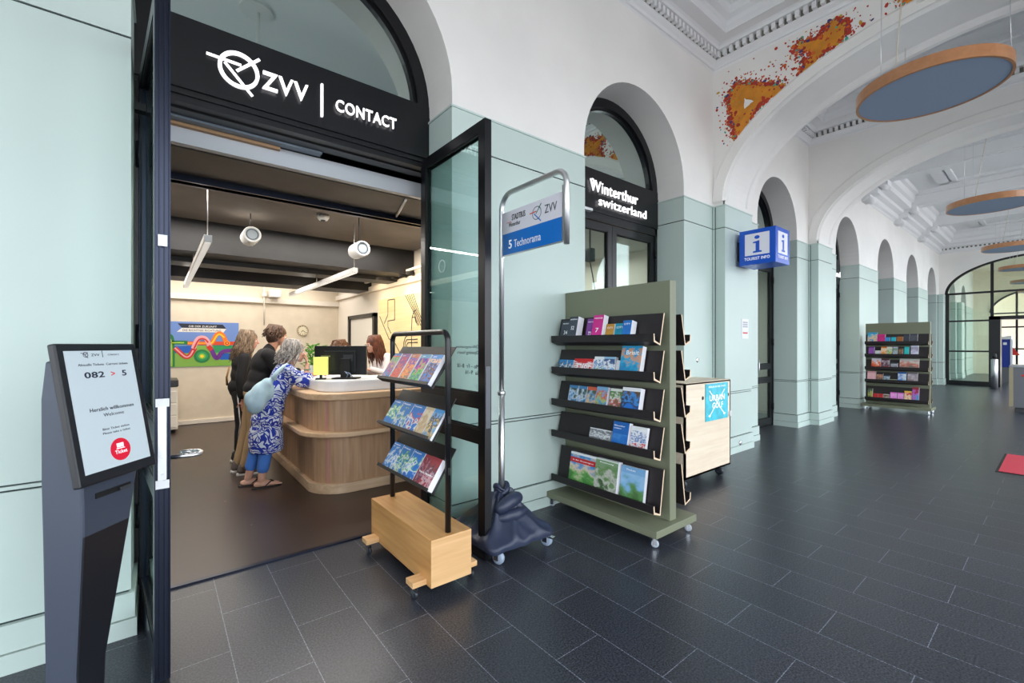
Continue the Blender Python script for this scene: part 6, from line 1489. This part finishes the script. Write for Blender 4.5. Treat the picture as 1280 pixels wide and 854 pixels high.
# ---- clerk in white behind the counter
def clerk(loc, rz, lab, sk, hm, hl, top, bottoms, scale, seed, curl=0, glasses=False, spread=.03, tname='blouse', front=1.0):
    w = thing('person', lab, 'person', loc, rz); b = MB(); k = scale
    z = lambda v: v*k
    ellip(b, (0,0,z(.93)), (.115,.16,.12)); ellip(b, (.02,0,z(1.06)), (.09,.13,.14)); ellip(b, (.04,0,z(1.20)), (.11,.155,.15)); capsule(b, (.04,-.135,z(1.31)), (.04,.135,z(1.31)), .052, .052); capsule(b, (.07,0,z(1.34)), (.16,0,z(1.43)), .047, .044)
    Mh = head(b, (.20,0,z(1.52)), (0,.12,0))
    for s in (-1, 1):
        chain(b, [(0, s*.085, z(.90)), (.02, s*.085, z(.48)), (0, s*.085, .09)], [.085,.056,.036]); capsule(b, (0, s*.085, .05), (.08, s*.085, .04), .032, .028)
        chain(b, [(.04, s*.165, z(1.31)), (.10, s*.21, z(1.08)), (.32, s*.12, 1.15)], [.045,.036,.024]); hand(b, (.33, s*.115, 1.15), (1,-s*.2,0), (0,0,-1), -s, curl=.3)
    fuse(b, 'body', sk, w, .0065, 4); face(Mh, w)
    hair(Mh, w, hm, hl, seed, 190, wave=.03, spread=spread, front=front, curl=curl, back=.03)
    b = MB(); ellip(b, (0,0,z(.95)), (.135,.18,.13)); ellip(b, (.02,0,z(1.08)), (.115,.155,.16)); ellip(b, (.04,0,z(1.21)), (.13,.18,.16)); capsule(b, (.04,-.14,z(1.335)), (.04,.14,z(1.335)), .068, .068)
    for s in (-1, 1): chain(b, [(.04, s*.165, z(1.305)), (.10, s*.215, z(1.09)), (.29, s*.13, 1.152)], [.064,.056,.042])
    fuse(b, tname, top, w, .010, 20, disp=.007, dscale=.09)
    b = MB(); ellip(b, (0,0,z(.90)), (.125,.17,.10))
    for s in (-1, 1): chain(b, [(0, s*.085, z(.88)), (.02, s*.088, z(.48)), (0, s*.088, .12)], [.10,.076,.058])
    fuse(b, 'trousers', bottoms, w, .012, 4)
    for s in (-1, 1): shoe(w, 0, s*.087, mat('sneaker_black', (34, 34, 38), .6), mat('sole_white', (232, 230, 226), .5), ang=s*.1)
    if glasses:
        b = MB()
        for s in (-1, 1): b.tube([Mh @ Vector((.100, s*.032+.023*math.cos(t), .0+.018*math.sin(t))) for t in [2*PI*q/18 for q in range(18)]], .0022, 6, closed=True); b.tube([Mh @ Vector(p) for p in ((.100, s*.055, .004), (.05, s*.078, .004), (-.01, s*.083, .0))], .002, 6)
        b.tube([Mh @ Vector(p) for p in ((.100, -.009, .003), (.104, 0, .006), (.100, .009, .003))], .002, 6)
        b.build('glasses', MATTEBLK, w, local=True)
    return w
clerk((2.62, 6.25, .004), R(188), 'person with long auburn hair and glasses in a white jacket standing behind the counter', SK1, hairmat('auburn_hair', (58, 28, 18), (124, 66, 40)), .36, mat('white_jacket', (226, 220, 222), .8, bump=.1, bscale=40), mat('black_trousers', (28, 28, 31), .8), .985, 21, glasses=True, tname='jacket')
clerk((2.36, 7.05, .004), R(200), 'person with short curly brown hair behind the monitor, only the head showing', SK3, hairmat('curly_brown_hair', (66, 40, 26), (128, 86, 58)), .05, mat('dark_shirt', (52, 56, 66), .8), mat('black_trousers', (28, 28, 31), .8), .945, 31, curl=.018, spread=.01, tname='shirt', front=.6)

# ================================================================= light
w = bpy.data.worlds.new('daylight'); bpy.context.scene.world = w; w.use_nodes = True
wn, wl_ = w.node_tree.nodes, w.node_tree.links
wtc = wn.new('ShaderNodeTexCoord'); wsp = wn.new('ShaderNodeSeparateXYZ'); wr = wn.new('ShaderNodeValToRGB')
wm = wn.new('ShaderNodeMath'); wm.operation = 'MULTIPLY_ADD'; wm.inputs[1].default_value = .5; wm.inputs[2].default_value = .5
wl_.new(wtc.outputs['Generated'], wsp.inputs[0]); wl_.new(wsp.outputs['Z'], wm.inputs[0]); wl_.new(wm.outputs[0], wr.inputs['Fac'])
e = wr.color_ramp.elements     # sunlit paving below the horizon, pale sky above
e[0].position = .47; e[0].color = (.60, .60, .62, 1); e[1].position = .52; e[1].color = (.86, .93, 1.0, 1)
wl_.new(wr.outputs['Color'], wn['Background'].inputs['Color'])
wn['Background'].inputs['Strength'].default_value = 5.8
def area(name, loc, rot, sx, sy, power, col):
    l = bpy.data.lights.new(name, 'AREA'); l.shape = 'RECTANGLE'; l.size = sx; l.size_y = sy; l.energy = power; l.color = col
    o = bpy.data.objects.new(name, l); C.objects.link(o); o.location = loc; o.rotation_euler = rot
    return o
WARM = (1, .93, .84)
area('office_ceiling_light', (1.1, 4.9, 2.97), (0,0,0), 3.4, .10, 60, (1, .94, .86))
area('office_ceiling_light', (1.1, 6.0, 2.97), (0,0,0), 3.4, .10, 60, (1, .94, .86))
area('office_ceiling_light', (1.0, 7.9, 2.50), (0,0,0), 3.2, .8, 62, WARM)
area('office_ceiling_light', (1.0, 9.6, 2.90), (0,0,0), 3.6, .8, 62, WARM)
area('board_light', (2.75, 6.6, 2.55), (0, R(-50), 0), .3, 2.6, 16, (1, .82, .55))
area('room_light', (5.0, 5.8, 3.0), (0,0,0), 2, 3, 60, (1, .96, .9))
area('room_light', (8.4, 5.8, 3.0), (0,0,0), 2, 3, 50, (1, .95, .88))
area('room_light', (12.0, 4.9, 3.0), (0,0,0), 2, 2, 35, (1, .85, .65))
# ================================================================= camera
cam = bpy.data.cameras.new('camera'); co = bpy.data.objects.new('camera', cam); C.objects.link(co)
cam.sensor_width = 36; cam.lens = 553.3/1280*36; cam.shift_y = (431.2-427)/1280; cam.clip_start = .02
co.location = (0, 0, 1.5); co.rotation_euler = (PI/2, 0, -math.atan2(.6251, .7806))
sc = bpy.context.scene; sc.camera = co
sc.view_settings.view_transform = 'Standard'; sc.view_settings.look = 'None'; sc.view_settings.gamma = 1; sc.view_settings.exposure = 0
sc.view_settings.use_curve_mapping = False
sc.cycles.use_denoising = True
sc.cycles.max_bounces = 10; sc.cycles.transparent_max_bounces = 16; sc.cycles.diffuse_bounces = 5; sc.cycles.glossy_bounces = 4
sc.cycles.sample_clamp_indirect = 8; sc.cycles.caustics_reflective = False; sc.cycles.caustics_refractive = False
